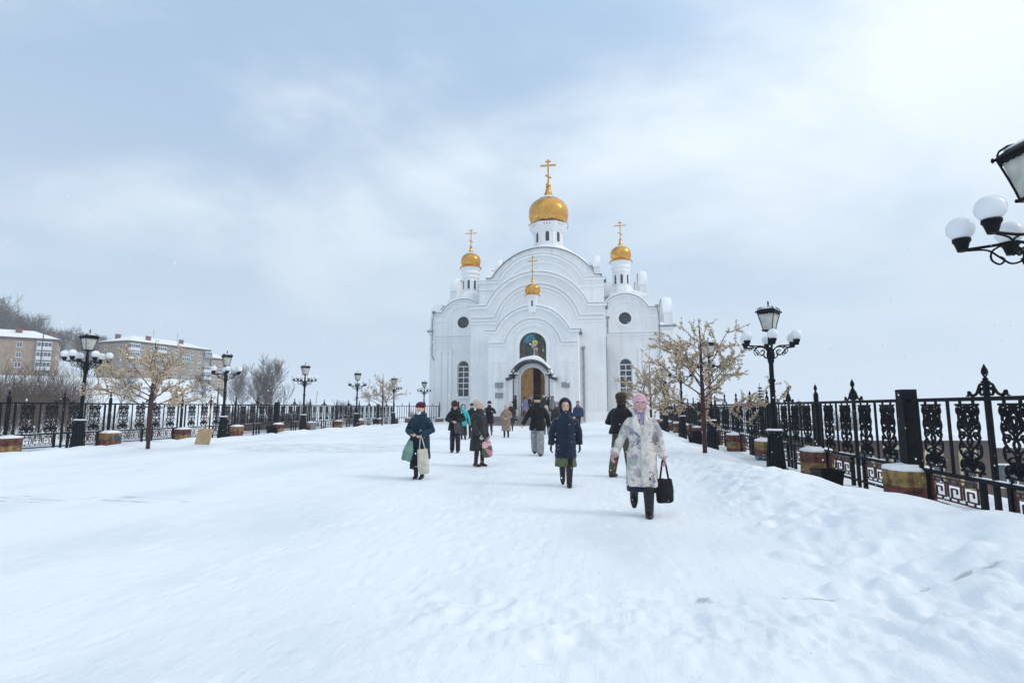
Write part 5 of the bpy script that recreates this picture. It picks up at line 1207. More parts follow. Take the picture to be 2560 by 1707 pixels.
person('man in a fur hat and black jacket looking down at his hands', at(-4.92, 18.2), R(4), 1.70, .015, coat='black', hem=.74, bulk=1.16, hat='fur', hatm='furb', trousers='purpleblack', twide=1.25, boots='boot', boot_h=.2, ankles=((-.10, 0, .085), (.12, -.12, .085)),
       arms={'R': ((-.32, -.04, 1.12), (-.06, -.26, 1.06)), 'L': ((.33, .02, 1.12), (.10, -.26, 1.04))}, hood='fur', hpitch=R(22), curl=.9)
person('woman in a long charcoal coat and cream hat, turned away', at(-3.16, 14.0), R(58), 1.66, FRONT, coat='charcoal', hem=.42, bulk=1.05, flare=.03, hat='slouch', hatm='cream', trousers='black', boots='brownboot', boot_h=.32, ankles=((-.10, .0, .085), (.12, -.02, .085)),
       arms={'R': ((-.27, -.02, 1.10), (-.20, -.22, .84)), 'L': ((.28, .02, 1.10), (.24, -.12, .82))}, hood='down', hyaw=R(48), glove='cream', curl=.9)
person('person in a turquoise hooded jacket and grey skirt', at(-6.55, 25.6), R(22), 1.64, .018, coat='cyan', hem=.68, bulk=1.0, hood='up', hatm='cyan', hat=None, trousers='black', boots='boot', skirt=('darkskirt', .2), ankles=((-.06, 0, .085), (.10, -.12, .085)), arms={'L': ((.30, -.05, 1.12), (.34, -.14, .84))})
person('person in a black hat and dark jacket, half hidden behind the turquoise jacket', at(-6.35, 26.6), R(0), 1.70, .018, coat='black', hem=.7, hatm='black')
person('person in a red and blue jacket, half hidden behind the charcoal coat', at(-6.5, 28.6), R(12), 1.78, .018, coat='red', coat2='blue', hem=.72, bulk=1.1, hatm='black', trousers='navy')
person('bearded man in a knee-length black coat and brown trousers', at(-6.02, 29.3), R(5), 1.84, .018, coat='black', hem=.60, bulk=1.08, hatm='black', trousers='brown', boots='greyknit', boot_h=.1, beard=True, ankles=WALK_L, arms={'R': ((-.36, -.02, 1.18), (-.26, -.20, 1.22)), 'L': ((.34, -.02, 1.16), (.20, -.22, 1.20))})
person('woman in a beige hooded coat and pale hat', at(-4.79, 27.6), R(2), 1.63, .018, coat='beige', hem=.36, bulk=1.08, flare=.02, hat='slouch', hatm='cream', trousers='black', boot_h=.3, arms={'R': ((-.31, 0, 1.10), (-.06, -.25, 1.02)), 'L': ((.31, 0, 1.10), (.08, -.26, 1.0))}, hood='down', hpitch=R(14), curl=.8, ankles=((-.09, 0, .085), (.12, -.05, .085)))
person('woman in a dark brown coat and cream hat behind the beige coat', at(-5.80, 35.2), R(8), 1.80, .018, coat='brownblack', hem=.45, bulk=1.08, flare=.02, hatm='cream', trousers='grey', boots='brownboot', hood='down', ankles=WALK_L)
person('bearded man in a black coat and light grey trousers, striding', at(-2.0, 17.3), R(3), 1.86, .0145, coat='black', hem=.72, bulk=1.10, hat='ushanka', hatm='black', trousers='grey', twide=1.6, boots='brown', boot_h=.1, beard=True, ankles=((-.09, .24, .12), (.10, -.14, .085)), arms={'R': ((-.34, 0, 1.13), (-.43, -.14, .92)), 'L': ((.33, .04, 1.12), (.37, .02, .86))}, closing='charcoal')
person('long-haired woman in a brown jacket and grey hat', at(-2.15, 27.2), R(-6), 1.76, .018, coat='brownblack', hem=.86, bulk=1.06, hatm='greyknit', hair='hair', trousers='black', skirt=('black', .5), ankles=WALK_R)
person('person in a white headscarf and grey jacket behind the striding man', at(-3.05, 30.8), R(4), 1.62, .018, coat='greyknit', hem=.72, hat='scarf', hatm='white', trousers='black', boots='greyknit', ankles=WALK_L)
person('person in a bulky black fur coat behind the navy coat', at(-1.72, 28.0), R(-14), 1.66, .018, coat='furblack', hem=.55, bulk=1.25, hatm='black', hat=None, hair='hairdark')
person('man in a blue quilted jacket and grey beanie, right of the door', at(-1.45, 35.3), R(-6), 1.92, .018, coat='blue', hem=.86, bulk=1.15, puffer=True, hatm='greyknit', trousers='black', beard=True, ankles=WALK_R, scarf='white')
G2 = 'people on the church steps'
person('person in black on the steps beside the left door lamp', (-7.35, 46.9, .75), R(-70), 1.78, .018, coat='black', hem=.6, hatm='black', hair='hairdark', arms={'L': ((.22, -.18, 1.2), (.15, -.38, 1.15))}, group=G2)
person('person in a lilac coat seen from behind on the steps', (-6.45, 46.6, .75), R(165), 1.66, .018, coat='lilac', hem=.5, flare=.03, bulk=1.05, hat='ushanka', hatm='brown', group=G2)
person('person in black with a pale grey hat at the door', (-6.02, 47.2, .75), R(30), 1.80, .018, coat='black', hem=.7, hat='slouch', hatm='greyknit', scarf='white', group=G2)
person('person in a pink hat and grey jacket at the door', (-4.90, 47.3, .75), R(180), 1.80, .018, coat='charcoal', hem=.65, hatm='pink', group=G2)
person('person in black with both arms raised at the door', (-4.42, 46.7, .75), R(175), 1.66, .018, coat='black', hem=.7, hat=None, hair='hair', arms={'R': ((-.34, -.05, 1.52), (-.22, -.12, 1.74)), 'L': ((.34, -.05, 1.52), (.24, -.12, 1.74))}, group=G2)
person('person in a pale blue grey jacket and fluffy grey hat on the steps', (-4.05, 46.4, .75), R(-150), 1.68, .018, coat='greyknit', hem=.65, hat='fur', hatm='greyknit', group=G2)
person('person in a dark brown jacket and dark hat inside the church doorway', (-5.45, 48.3, .75), R(10), 1.74, .018, coat='brown', hem=.66, hatm='charcoal', group=G2)
person('bare-headed person in a grey jacket, half hidden behind the navy coat', at(-2.45, 32.6), R(-4), 1.72, .018, coat='charcoal', hem=.7, hat=None, hair='hairdark', scarf='white')
# ------------------------------------------------------------------ bags
def bag(name, label, loc, rz, w, hgt, dep, m_, strap, slen, smat=None, tilt=0.0, rim=None, taper=.9):
    o = thing(name, label, 'bag', loc, rz)     # origin at the hand
    zt = -slen; zb_ = -slen - hgt
    b = MB().loft([(zb_, 0, 0, w * .40, dep * .35), (zb_ + .03, 0, 0, w * .5, dep * .5), (zb_ + hgt * .45, 0, 0, w * .52, dep * .55), (zt - .04, 0, 0, w * .5 * taper, dep * .28), (zt, 0, 0, w * .46 * taper, dep * .16)], 18, power=2.6)
    if tilt: b.xform(Matrix.Rotation(tilt, 4, 'Y'))
    fuse(b.build('sack', m_, o, smooth=True), .012, 2, .035)
    Mt = Matrix.Rotation(tilt, 4, 'Y')
    for s in (-1, 1):
        MB().tube([Mt @ V(-w * .26, s * dep * .14, zt - .03), V(-.02, s * .012, -.04), V(0, s * .01, 0), V(.02, s * .012, -.04), Mt @ V(w * .26, s * dep * .14, zt - .03)], .009, 6, flat=.5).build('handle', smat or m_, o, smooth=True)
    return o
blk = CL['black']
bag('shoulder_bag', 'black cloth bag hanging from the hand of the woman in the painted coat', (.855, 7.99, .80), R(15), .25, .33, .12, blk, None, .28)
bag('cloth_bag', 'mint green cloth bag held by the woman in the burgundy hat', (-3.96, 11.18, .93), R(0), .22, .44, .13, mat('mint cotton', (.16, .29, .25), .85, 0, .15, 8, .006, 40), None, .12, blk, R(14), taper=.6)
bag('tote_bag', 'cream canvas tote bag held by the woman in the burgundy hat', (-3.76, 11.16, .90), R(8), .24, .52, .14, mat('cream canvas', (.56, .52, .43), .85, 0, .1, 8, .006, 40), None, .26, None, R(-6))
bag('plastic_bag', 'dark grey plastic bag held by the man in the fur hat', (-4.80, 17.88, 1.02), R(0), .22, .34, .12, mat('grey plastic film', (.05, .052, .058), .3, 0, .3, 10, .01, 30), None, .03, None, R(-10))
bag('floral_bag', 'pink floral print bag held by the woman in the charcoal coat', (-2.92, 13.82, .72), R(20), .26, .40, .10, CL['floral'], None, .08, None, R(-6))
bag('small_handbag', 'small dark handbag carried by the woman in the dark brown coat', (-5.46, 35.1, .86), 0, .18, .18, .08, blk, None, .06)
bag('gift_bag', 'pink bag carried by the person in the lilac coat', (-6.2, 46.45, 1.32), 0, .26, .28, .1, CL['pink'], None, .05)

# ------------------------------------------------------------------ apartment blocks on the hill
tan_b = mat('tan silicate brick', (0.31, 0.235, 0.172), 0.85, 0, 0.12, 0.8, 0.01, 6, 0.15)
tan_d = mat('rendered socle', (0.17, 0.145, 0.12), 0.9, 0, 0.2, 0.8); brn = mat('brown eaves board', (0.10, 0.06, 0.045), 0.8, 0, .2, 2); chim = mat('chimney brick', (0.19, 0.065, 0.042), 0.85, 0, 0.25, 3, .01, 12)
wpan = mat('white balcony panel', (0.62, 0.65, 0.68), 0.6, 0, 0.06, 2); gpan = mat('grey balcony panel', (0.26, 0.30, 0.33), 0.6, 0, 0.1, 2); tpan = mat('green balcony panel', (0.14, 0.36, 0.30), 0.6, 0, .1, 2); bglass = mat('far window glass', (0.06, 0.085, 0.11), 0.15, 0, 0.5, .35, 0, 1, .5)
WFR = MB().prism([(-.68, 0), (.68, 0), (.68, 1.45), (-.68, 1.45)], -.06, .10, [[(-.60, .09), (-.05, .09), (-.05, 1.36), (-.60, 1.36)], [(.05, .09), (.60, .09), (.60, 1.36), (.05, 1.36)]]).mesh('window', wframe)
WPN = MB().box(-.63, -.035, .06, .63, -.006, 1.39).mesh('pane', bglass); WSL = MB().box(-.76, -.16, -.07, .76, .0, -.005).mesh('sill', snowm)
def block(label, corner, dirv, length, depth, floors, cols, end_cols, seed, storey=2.85, socle=1.6, balconies=(), chimneys=(), base_z=9.0):
    """origin at the near corner; local x along the long street face, local y into the building"""
    b = thing('apartment_block', label, 'building', (*corner, base_z), math.atan2(dirv[1], dirv[0])); rr = random.Random(seed)
    H = socle + floors * storey + .5
    MB().box(0, 0, socle, length, depth, H).build('wall', tan_b, b); MB().box(-.08, -.08, -3, length + .08, depth + .08, socle).build('socle', tan_d, b)
    MB().box(-.45, -.45, H, length + .45, depth + .45, H + .3).build('eaves', brn, b); MB().box(-.12, -.12, H - .45, length + .12, depth + .12, H - .2).build('frieze', brn, b)
    e = .6; rh = 3.0; h2 = depth / 2
    r = MB().add([(-e, -e, H + .3), (length + e, -e, H + .3), (length + e, depth + e, H + .3), (-e, depth + e, H + .3), (h2 * .9, h2, H + rh), (length - h2 * .9, h2, H + rh)], [(0, 1, 5, 4), (1, 2, 5), (2, 3, 4, 5), (3, 0, 4), (3, 2, 1, 0)]).build('roof', snowm, b)
    for cx, cy in chimneys:
        zr = H + .3 + (rh - .3) * min(cy, depth - cy) / h2
        c = MB().box(cx - .7, cy - .45, zr - .6, cx + .7, cy + .45, zr + 1.35).build('chimney', chim, r); MB().box(cx - .8, cy - .55, zr + 1.35, cx + .8, cy + .55, zr + 1.5).build('chimney_cap', chim, r)
    # front face and end face windows
    for f in range(floors):
        z = socle + f * storey + .85
        for c in range(cols):
            x = (c + .5) * length / cols; bal = balconies.get((c, f)) if balconies else None
            if bal:
                q = bpy.data.objects.new('balcony', None); COL.objects.link(q); q.parent = b; q.location = (x, 0, z - .85)
                w = 1.65
                MB().box(-w, -1.1, .12, w, -.004, .25).build('slab', tan_d, q); MB().box(-w, -1.15, .25, w, -1.08, 1.25).box(-w, -1.08, .25, -w + .06, 0, 1.25).box(w - .06, -1.08, .25, w, 0, 1.25).build('parapet', {'w': wpan, 'g': gpan, 't': tpan}[bal[0]], q)
                if len(bal) > 1:
                    fr = MB()
                    for i in range(5): fr.box(-w + i * (2 * w - .08) / 4, -1.13, 1.25, -w + .08 + i * (2 * w - .08) / 4, -1.06, 2.55)
                    fr.box(-w, -1.13, 2.47, w, -1.06, 2.6).box(-w, -1.14, 1.25, w, -1.06, 1.33); fr.build('glazing_frame', wframe, q); MB().box(-w + .03, -1.09, 1.3, w - .03, -1.07, 2.5).build('glazing', bglass, q)
                    MB().box(-w - .05, -1.2, 2.6, w + .05, -.01, 2.72).build('balcony_roof', snowm, q)
            else:
                o = put('window', WFR, b, (x, 0, z), None, (rr.choice((.85, 1.0)), 1, 1)); put('pane', WPN, o); put('sill', WSL, o)
        for c in range(end_cols):
            y = (c + .5) * depth / end_cols
            o = put('window', WFR, b, (0, y, z), (0, 0, R(-90))); put('pane', WPN, o); put('sill', WSL, o)
    return b
bal2 = {(0, 4): 'wg', (0, 3): 'wg', (3, 4): 'wg', (3, 3): 'g', (3, 2): 'g', (6, 4): 'g', (6, 3): 'tg', (6, 1): 'g', (9, 4): 'gg', (9, 2): 'wg', (9, 1): 'wg', (0, 2): 'g'}
B2 = block('longer tan brick apartment block with red chimneys behind the left blossom tree', (-158.6, 160.4), (.165, .986), 33.0, 14.5, 5, 10, 2, 3, balconies=bal2, chimneys=((3.5, 10.5), (9, 3), (23, 4)), base_z=7.7)
B2.rotation_euler.z = math.atan2(.986, .165)
# second block: mirrored frame, its long face runs from the near corner towards the left edge
bal1 = {(6, 4): 'wg', (6, 3): 'wg', (6, 2): 'wg'}
B1 = block('tan brick apartment block with white balconies at the left edge', (-156.0 - .70 * 38, 133.6 - .714 * 38), (.70, .714), 38.0, 13.0, 5, 7, 0, 5, balconies=bal1, chimneys=((29, 4.0), (36, 9.0)), base_z=4.6)
for f in range(5):
    for y in (3.2, 9.8):
        o = put('window', WFR, B1, (38.0, y, 1.6 + f * 2.85 + .85), (0, 0, R(90)), (.6, 1, 1)); put('pane', WPN, o); put('sill', WSL, o)
for bb, x, y in ((B2, 14, 7), (B2, 23, 6)):
    m = MB().tube([(x, y, 18), (x, y, 22.3)], .06, 5); [m.bar((x - .7, y, z), (x + .7, y, z), .06) for z in (21.4, 22.0)]; m.build('aerial', zinc, bb)
# low annex past the far end of the long block
an = block('low tan annex at the far end of the longer apartment block', (-152.9, 193.4), (.165, .986), 8.5, 11, 4, 3, 0, 9, base_z=7.5)
# parked car at the foot of the block
def car(label, loc, rz, colr):
    c = thing('parked_car', label, 'car', loc, rz); pm = mat('car paint ' + label[:6], colr, .3, 0, .05, 2, 0, 1, .5, coat=.5)
    prof = [(-2.1, .35), (2.1, .35), (2.12, .75), (1.95, .92), (1.05, 1.0), (.45, 1.42), (-1.0, 1.45), (-1.75, 1.0), (-2.08, .92), (-2.12, .6)]
    MB().prism(prof, -.82, .82).build('body', pm, c)
    MB().prism([(-1.6, 1.0), (.92, 1.0), (.38, 1.36), (-.96, 1.39)], -.83, .83).build('windows', bglass, c)
    MB().box(-1.0, -.7, 1.451, .4, .7, 1.53).build('roof_snow', snowm, c)
    for x in (-1.3, 1.3):
        for s in (-1, 1):
            w = MB().lathe([(.31, -.1), (.31, .1)], 16).xform(Matrix.Translation((x, s * .78, .31)) @ Matrix.Rotation(PI / 2, 4, 'X')).build('wheel', iron, c); MB().lathe([(.18, -.105), (.18, .105)], 12).xform(Matrix.Translation((x, s * .78, .31)) @ Matrix.Rotation(PI / 2, 4, 'X')).build('rim', zinc, w)
    return c
cx, cy = -146.2, 176; car('grey car parked at the foot of the longer apartment block', (cx, cy, ground_z(cx, cy)), R(80), (.06, .07, .08))

# ------------------------------------------------------------------ bare trees
barkm = mat('bare grey brown bark', (0.15, 0.125, 0.105), 0.9, 0, 0.25, 2); barkd = mat('dark twigs', (0.11, 0.085, 0.07), 0.9, 0, 0.25, 2)
def grow(rnd, h, spread, levels, kids, r0, lean=.0, up=.25, stems=1, first=.25, tmin=.012):
    """returns (trunk MB, crown MB): recursive tapering limbs, thin ends as slim 3-sided spikes"""
    T, Cn = MB(), MB()
    def limb(p, d, ln, r, lv):
        n = 4 if lv < 2 else 2; pts = [p.copy()]; dd = d.copy()
        for i in range(n):
            dd = (dd + Vector((rnd.uniform(-1, 1), rnd.uniform(-1, 1), rnd.uniform(-.4, 1) * up * 2)) * (.10 + .05 * lv)).normalized(); pts.append(pts[-1] + dd * ln / n)
        rad = [max(r * (1 - .62 * i / n), tmin) for i in range(n + 1)]
        (T if lv == 0 else Cn).tube(pts, rad, 7 if lv == 0 else (5 if lv == 1 else 3), cap=False)
        if lv >= levels: return
        k = kids[lv]
        for j in range(k):
            t = first + (1 - first) * (j + rnd.random() * .8) / k if lv == 0 else .2 + .8 * (j + rnd.random()) / k
            t = min(t, .99); i = min(int(t * n), n - 1); q = pts[i].lerp(pts[i + 1], t * n - i)
            ax = dd.orthogonal().normalized(); ax.rotate(Matrix.Rotation(rnd.uniform(0, 2 * PI), 3, dd))
            nd = (dd * (1 - spread) + ax * spread + Vector((0, 0, up))).normalized()
            limb(q, nd, ln * (.62 - .28 * t if lv == 0 else rnd.uniform(.42, .62)), max(r * (1 - .62 * t) * .55, tmin), lv + 1)
    for s in range(stems):
        limb(Vector((rnd.uniform(-.2, .2) * (stems > 1), rnd.uniform(-.2, .2) * (stems > 1), -.3)), Vector((rnd.uniform(-.12, .12) * stems + lean, rnd.uniform(-.12, .12) * stems, 1)).normalized(), h * (.93 if stems == 1 else rnd.uniform(.75, .95)), r0, 0)
    return T, Cn
rt = random.Random(11)
KIND = {}
for nm, args in {'poplar': dict(h=13.5, spread=.42, levels=4, kids=(17, 8, 6, 4), r0=.24, up=.34, first=.12, tmin=.016), 'birch': dict(h=12, spread=.55, levels=4, kids=(16, 7, 5, 4), r0=.17, up=.22, tmin=.016), 'bushy': dict(h=7.5, spread=.6, levels=4, kids=(11, 7, 5, 4), r0=.12, up=.25, stems=3, first=.08, tmin=.018), 'round': dict(h=11, spread=.66, levels=4, kids=(15, 8, 6, 4), r0=.22, up=.26, first=.2, tmin=.024)}.items():
    for v in range(2):
        T, Cn = grow(rt, **args); KIND[(nm, v)] = (T.mesh('trunk', barkm, smooth=True), Cn.mesh('crown', barkd))
def bare_tree(kind, x, y, s, label, group, rz=None, sz=1.0):
    t = thing('bare_tree', label, 'tree', (x, y, ground_z(x, y) - .1), rz if rz is not None else rt.uniform(0, 6), group); t.scale = (s, s, s * sz)
    put('trunk', KIND[kind][0], t); put('crown', KIND[kind][1], t); return t
def ray_pos(px_, depth):   # map bearing (in photograph columns) and distance to plan position
    a = math.atan((px_ - 1280) / 1355.0) - R(9.236); return math.sin(a) * depth, math.cos(a) * depth
T_ = [
 ('poplar', 0, 682, 112, .95, 'tall bare poplar standing alone between the apartment block and the church', None),
 ('poplar', 1, 590, 170, .72, 'bare tree just right of the low annex', None),
 ('birch', 0, 605, 190, .7, 'thin bare tree right of the annex, farther back', None),
 ('bushy', 0, 640, 95, .85, 'bushy bare tree left of the tall poplar', 'bushes around the poplar'), ('bushy', 1, 662, 90, .8, 'dense bare bush at the foot of the tall poplar', 'bushes around the poplar'), ('bushy', 0, 700, 92, .85, 'bare bush just right of the tall poplar', 'bushes around the poplar'), ('bushy', 1, 722, 98, .8, 'rightmost bare bush beside the tall poplar', 'bushes around the poplar'),
 ('birch', 1, 752, 150, .62, 'small bare tree left of the third lamp', None), ('birch', 0, 845, 140, .62, 'small pale bare tree left of the fourth lamp', None), ('round', 1, 872, 135, .62, 'small bare tree behind the fourth lamp', None), ('birch', 1, 1043, 160, .45, 'faint small tree by the left corner of the church', None),
 ('round', 0, 236, 262, 1.15, 'round bare tree between the two apartment blocks', None), ('round', 1, 262, 268, 1.1, 'bare tree rising behind the left end of the longer block', None), ('birch', 0, 205, 176, .85, 'slender bare tree beside the end wall of the left block', None), ('birch', 1, 222, 185, .7, 'slim bare tree in the gap between the blocks', None),
 ('birch', 1, 300, 95, .42, 'small bare sapling on the snow slope left of the blossom tree', None), ('birch', 0, 512, 100, .45, 'bare sapling on the snow bank below the annex', None), ('birch', 1, 2072, 70, .62, 'small bare tree beyond the right fence', None),
]
for k, v, px_, d, s, lab, g in T_:
    x, y = ray_pos(px_, d); bare_tree((k, v), x, y, s, lab, g)
# wooded crest behind the left block: trunks one can tell apart
LB_ = ['first', 'second', 'third', 'fourth', 'fifth', 'sixth', 'seventh', 'eighth', 'ninth', 'tenth', 'eleventh', 'twelfth', 'thirteenth', 'fourteenth', 'fifteenth', 'sixteenth']
for i in range(16):
    x, y = ray_pos(-20 + i * 10.5 + rt.uniform(-4, 4), 250 + rt.uniform(-14, 30)); bare_tree((('round', 'bushy', 'birch')[i % 3], i % 2), x, y, (1.0 if i % 3 != 1 else 1.35) * (1.25 if i < 5 else 1.0) * rt.uniform(.9, 1.15), 'bare tree on the crest behind the left block, %s from the left' % LB_[i], 'trees on the crest')
# thickets of leafless scrub: nobody could count the stems
def scrub(name, label, spots, seed, hmin, hmax, m_, r=.018, per=1):
    q = random.Random(seed); m = MB(); vs, fs = m.v, m.f
    for x, y in spots:
        z = ground_z(x, y) - .1; hh = q.uniform(hmin, hmax)
        for s in range(per):
            p = Vector((x + q.uniform(-.5, .5), y + q.uniform(-.5, .5), z)); d = Vector((q.uniform(-.45, .45), q.uniform(-.45, .45), 1)).normalized(); ln = hh * q.uniform(.6, 1)
            def twig(p, d, ln, r):
                a = d.orthogonal().normalized() * r; b = d.cross(a); o = len(vs); e = p + d * ln
                vs.extend([tuple(p + a), tuple(p - a * .5 + b * .87), tuple(p - a * .5 - b * .87), tuple(e)]); fs.extend([(o, o + 1, o + 3), (o + 1, o + 2, o + 3), (o + 2, o, o + 3)])
            twig(p, d, ln, r)
            for k in range(7):
                t = q.uniform(.2, .95); dd = (d + Vector((q.uniform(-1, 1), q.uniform(-1, 1), q.uniform(-.2, .8))) * .75).normalized(); b = p + d * ln * t; l2 = ln * q.uniform(.2, .5); twig(b, dd, l2, r * .7)
                for w in range(3):
                    d3 = (dd + Vector((q.uniform(-1, 1), q.uniform(-1, 1), q.uniform(-.2, .6))) * .8).normalized(); twig(b + dd * l2 * q.uniform(.3, .95), d3, l2 * q.uniform(.3, .6), r * .5)
    m.m = [0] * len(fs); o = m.build(name, m_, fix=False); tag(o, label, 'scrub', kind='stuff'); return o
q = random.Random(21); sp1 = []
for i in range(800):
    x, y = ray_pos(q.uniform(-60, 225) - 20 * q.random(), q.uniform(52, 118)); 
    if x < -24: sp1.append((x, y))
scrubm = mat('brown scrub twigs', (0.085, 0.060, 0.048), 0.9, 0, .3, .5)
scrub('scrub', 'dense brown leafless scrub on the slope below the left block', sp1, 5, 3.0, 6.4, scrubm, .024)
sp2 = []
for i in range(420):
    x, y = ray_pos(q.uniform(180, 420), q.uniform(38, 85))
    if x < -24: sp2.append((x, y))
scrub('scrub', 'thin pale leafless scrub in snow behind the left fence', sp2, 6, .9, 1.9, barkd, .010)
sp3 = []
for i in range(260):
    x, y = ray_pos(q.uniform(560, 790), q.uniform(70, 120)); sp3.append((x, y))
scrub('scrub', 'brown leafless scrub below the snow bank left of the church', sp3, 7, 2.5, 5.0, scrubm, .022)
sp4 = [(q.uniform(9.5, 24), q.uniform(12, 34)) for i in range(170)]
scrub('scrub', 'brown dry scrub beyond the right fence', sp4, 8, .5, 1.6, mat('dry tan scrub', (.15, .09, .05), .9, 0, .3, .8), .010)
# spruces beyond the right fence
needle = mat('spruce needles', (0.022, 0.034, 0.022), 0.8, 0, .35, 1.5)
def spruce(label, x, y, h, rad, z):
    t = thing('spruce_tree', label, 'tree', (x, y, z), rt.uniform(0, 6), 'spruces beyond the right fence')
    MB().tube([(0, 0, 0), (0, 0, h)], [h * .02, .02], 7).build('trunk', barkm, t)
    m = MB(); n = 26
    for i in range(n):
        f = i / n; zz = h * (.12 + .86 * f); rr = rad * (1 - f) ** .85 * rt.uniform(.8, 1.1) + .05
        for k in range(13):
            a = rt.uniform(0, 6.28); dr = -.25 * rr; p = Vector((0, 0, zz)); e = Vector((math.cos(a) * rr, math.sin(a) * rr, zz + dr * rt.uniform(.3, 1.3)))
            for w in range(7):
                t_ = rt.uniform(.25, 1); b = p.lerp(e, t_); d = Vector((rt.uniform(-1, 1), rt.uniform(-1, 1), rt.uniform(-.7, .3))).normalized() * (.10 + .14 * rr) * 1.2; sd_ = d.orthogonal() * .28
                m.add([b - sd_, b + sd_, b + d], [(0, 1, 2)])
    m.build('crown', needle, t)
sx, sy = 15.0, 55.0; spruce('dark spruce seen behind the right lamp post', sx, sy, 8.2, 1.9, 3.74 - 8.1)
sx, sy = ray_pos(1928, 58); spruce('smaller spruce just right of the lamp post', sx, sy, 6.3, 1.4, 2.6 - 6.2); sx, sy = ray_pos(1992, 72); spruce('rounded low spruce farther right beyond the fence', sx, sy, 5.5, 2.6, 2.4 - 5.4); sx, sy = ray_pos(1735, 66); spruce('spruce tip showing left of the right lamp', sx, sy, 6.0, 1.6, 2.3 - 6.0)
# utility poles
for px_, d, h, lab in ((633, 95, 7.5, 'wooden utility pole left of the tall poplar'), (798, 90, 5.0, 'utility pole right of the upright shovel'), (98, 150, 12, 'thin mast on the slope in front of the left block'), (548, 82, 6.0, 'leaning wooden pole on the snow bank below the annex')):
    x, y = ray_pos(px_, d); p = thing('utility_pole', lab, 'pole', (x, y, ground_z(x, y) - .2)); MB().tube([(0, 0, 0), (.05, 0, h)], [.12, .09], 7).build('shaft', barkd, p); MB().bar((-.7, 0, h - .4), (.7, 0, h - .4), .09).build('crossarm', barkd, p)
# building below the right fence
hs = thing('brown_house', 'low brown building below the fence at the right edge', 'building', (17.5, 36.5, -8.5), R(12))
MB().box(0, 0, 0, 16, 9, 7.6).build('wall', mat('brown render', (.12, .095, .085), .9, 0, .15, .8), hs); MB().box(-.3, -.3, 7.6, 16.3, 9.3, 7.85).build('roof', snowm, hs)
for i in range(6): o = put('window', WFR, hs, (1.6 + i * 2.6, 0, 5.2)); put('pane', WPN, o)
creamm = mat('cream render', (.50, .43, .26), .8, 0, .1, 2)
ho = thing('gatehouse', 'small brown outbuilding with cream arched trim seen through the right fence', 'building', (9.6, 24.0, -3.2), R(10))
MB().box(0, 0, 0, 6.0, 4, 3.4).build('wall', MATS['brown render'], ho); MB().box(-.2, -.2, 3.4, 6.2, 4.2, 3.6).build('roof', snowm, ho)
for i in range(4): MB().prism(arched(.8 + i * 1.4, 1.5, .38, 3.2, 10), -.06, 0, [arched(.8 + i * 1.4, 1.45, .26, 3.05, 10)]).build('window_trim', creamm, ho); MB().prism(arched(.8 + i * 1.4, 1.5, .27, 3.06, 10), -.02, -.005).build('pane', bglass, ho)

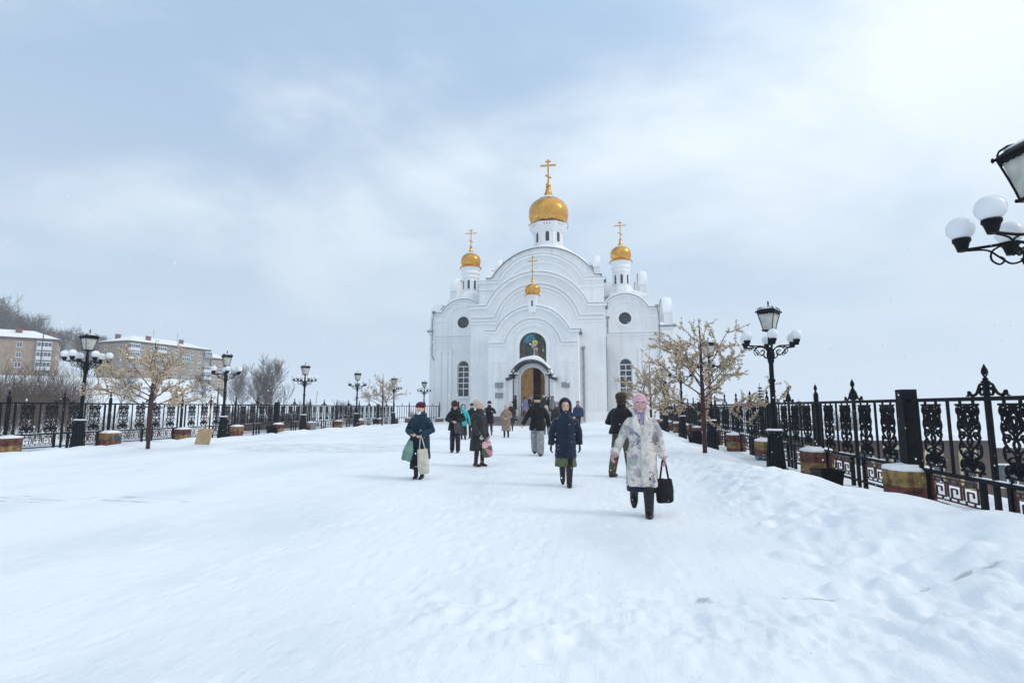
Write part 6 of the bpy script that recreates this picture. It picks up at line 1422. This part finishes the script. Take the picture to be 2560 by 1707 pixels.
# ------------------------------------------------------------------ artificial blossom trees: painted pole, wire branches, cream flowers
petal = mat('cream silk petals', (0.62, 0.50, 0.36), 0.8, 0, 0.22, 9); branm = mat('dark wire bark', (0.045, 0.022, 0.018), 0.7, 0, .3, 9)
def blossom_tree(label, x, y, h, seed, crown_r, first=1.15, n_main=13, dens=1.6):
    q = random.Random(seed); t = thing('blossom_tree', label, 'tree', (x, y, ground_z(x, y) - .05), q.uniform(0, 6), 'artificial blossom trees')
    MB().tube([(0, 0, 0), (0, 0, h * .32), (0, 0, h * .55), (.01, 0, h * .75), (0, .02, h * .98)], [.066, .064, .058, .03, .012], 12).build('trunk', maroon, t, smooth=True)
    br = MB(); fl = MB(); pts_all = []
    def limb(p, d, ln, r, lv):
        pts = [p]; dd = d.copy(); n = 5 if lv == 0 else 3
        for i in range(n):
            dd = (dd + Vector((q.uniform(-1, 1), q.uniform(-1, 1), q.uniform(-.6, .8))) * (.14 if lv == 0 else .2)).normalized(); pts.append(pts[-1] + dd * ln / n)
        br.tube(pts, [max(r * (1 - .6 * i / n), .004) for i in range(n + 1)], 5, cap=False)
        for i in range(n):
            if lv == 0 and i == 0: continue
            pts_all.append((pts[i], pts[i + 1], lv))
        if lv < 2:
            for j in range((6, 3)[lv]):
                tt = q.uniform(.25, 1) if lv == 0 else q.uniform(.1, 1); i = min(int(tt * n), n - 1); b = pts[i].lerp(pts[i + 1], tt * n - i)
                ax = dd.orthogonal().normalized(); ax.rotate(Matrix.Rotation(q.uniform(0, 6.28), 3, dd)); limb(b, (dd * .55 + ax * .75 + Vector((0, 0, .18))).normalized(), ln * q.uniform(.28, .52), r * .5, lv + 1)
    for i in range(n_main):
        f = i / (n_main - 1); z = first + (h * .62 - first) * f; a = i * 2.4 + q.uniform(-.3, .3); el = .22 + .62 * f ** 1.3 + q.uniform(-.2, .25)
        limb(Vector((0, 0, z)), Vector((math.cos(a) * math.cos(el), math.sin(a) * math.cos(el), math.sin(el))).normalized(), crown_r * (1.12 - .25 * f) * q.uniform(.75, 1.1), .023 * (1.1 - .3 * f), 0)
    pts_all.append((Vector((0, 0, h * .72)), Vector((0, 0, h)), 1))
    br.build('branches', branm, t, smooth=True)
    for a, b, lv in pts_all:
        ln = (b - a).length; k = int(ln * (46 if lv else 30) * dens * q.uniform(.3, 1.25)) + 1
        for j in range(k):
            c = a.lerp(b, q.random()) + Vector((q.gauss(0, 1), q.gauss(0, 1), q.gauss(-.2, 1))) * .024
            s = q.uniform(.016, .031); n = Vector((q.uniform(-1, 1), q.uniform(-1, 1), q.uniform(-.3, 1))).normalized(); u = n.orthogonal().normalized() * s; v = n.cross(u)
            o = len(fl.v); fl.v += [tuple(c - n * s * .3)] + [tuple(c + u * math.cos(g) + v * math.sin(g) + n * s * .5 * (g % 2)) for g in (0, 1.256, 2.513, 3.77, 5.03)]; fl.f += [(o, o + 1 + g, o + 1 + (g + 1) % 5) for g in range(5)]
    fl.m = [0] * len(fl.f); o = fl.build('blossoms', petal, t, fix=False); o['kind'] = 'stuff'
    return t
blossom_tree('large cream blossom tree with a maroon trunk beside the right fence', 3.05, 17.2, 4.15, 3, 1.78, 1.15, 15, 1.4)
blossom_tree('cream blossom tree with a maroon trunk in front of the apartment blocks, left', -16.15, 17.5, 4.0, 8, 1.55, 1.4, 14, 1.35)
blossom_tree('smaller cream blossom tree behind the pink beanie, before the church wing', 2.55, 29.0, 3.7, 12, 1.7)
blossom_tree('small distant cream blossom tree under the left fence lamps', -17.05, 41.0, 4.1, 17, 1.8, 1.5, 13, .9)
# ------------------------------------------------------------------ falling snow
q = random.Random(99); m = MB()
for i in range(3800):
    d = 2.5 + 45 * q.random() ** 1.3; a = R(9.236) + q.uniform(-.80, .80); x, y = -math.sin(a) * d, math.cos(a) * d; z = q.uniform(.1, 1.8 + .22 * d); s = q.uniform(.0022, .0050) * (1 + d * .035)
    o = len(m.v); m.v += [(x + s, y, z), (x - s, y, z), (x, y + s, z), (x, y - s, z), (x, y, z + s * 1.2), (x, y, z - s * 1.2)]; m.f += [(o + i0, o + i1, o + i2) for i0, i1, i2 in ((0, 2, 4), (2, 1, 4), (1, 3, 4), (3, 0, 4), (2, 0, 5), (1, 2, 5), (3, 1, 5), (0, 3, 5))]
m.m = [0] * len(m.f); tag(m.build('snowflakes', snowm, fix=False), 'sparse snowflakes drifting through the air', 'snow', kind='stuff')

# ------------------------------------------------------------------ snow-laden air
hzm = bpy.data.materials.new('snow haze'); hzm.use_nodes = True; t = hzm.node_tree; t.nodes.clear()
vo = t.nodes.new('ShaderNodeVolumePrincipled'); vo.inputs['Color'].default_value = (0.93, 0.96, 1.0, 1); vo.inputs['Density'].default_value = 0.0008; vo.inputs['Anisotropy'].default_value = 0.25
t.links.new(vo.outputs[0], t.nodes.new('ShaderNodeOutputMaterial').inputs['Volume'])
hb = MB().box(-4200, -400, -60, 4200, 4900, 140).build('haze', hzm); tag(hb, 'pale snow haze filling the air', 'haze', kind='stuff')
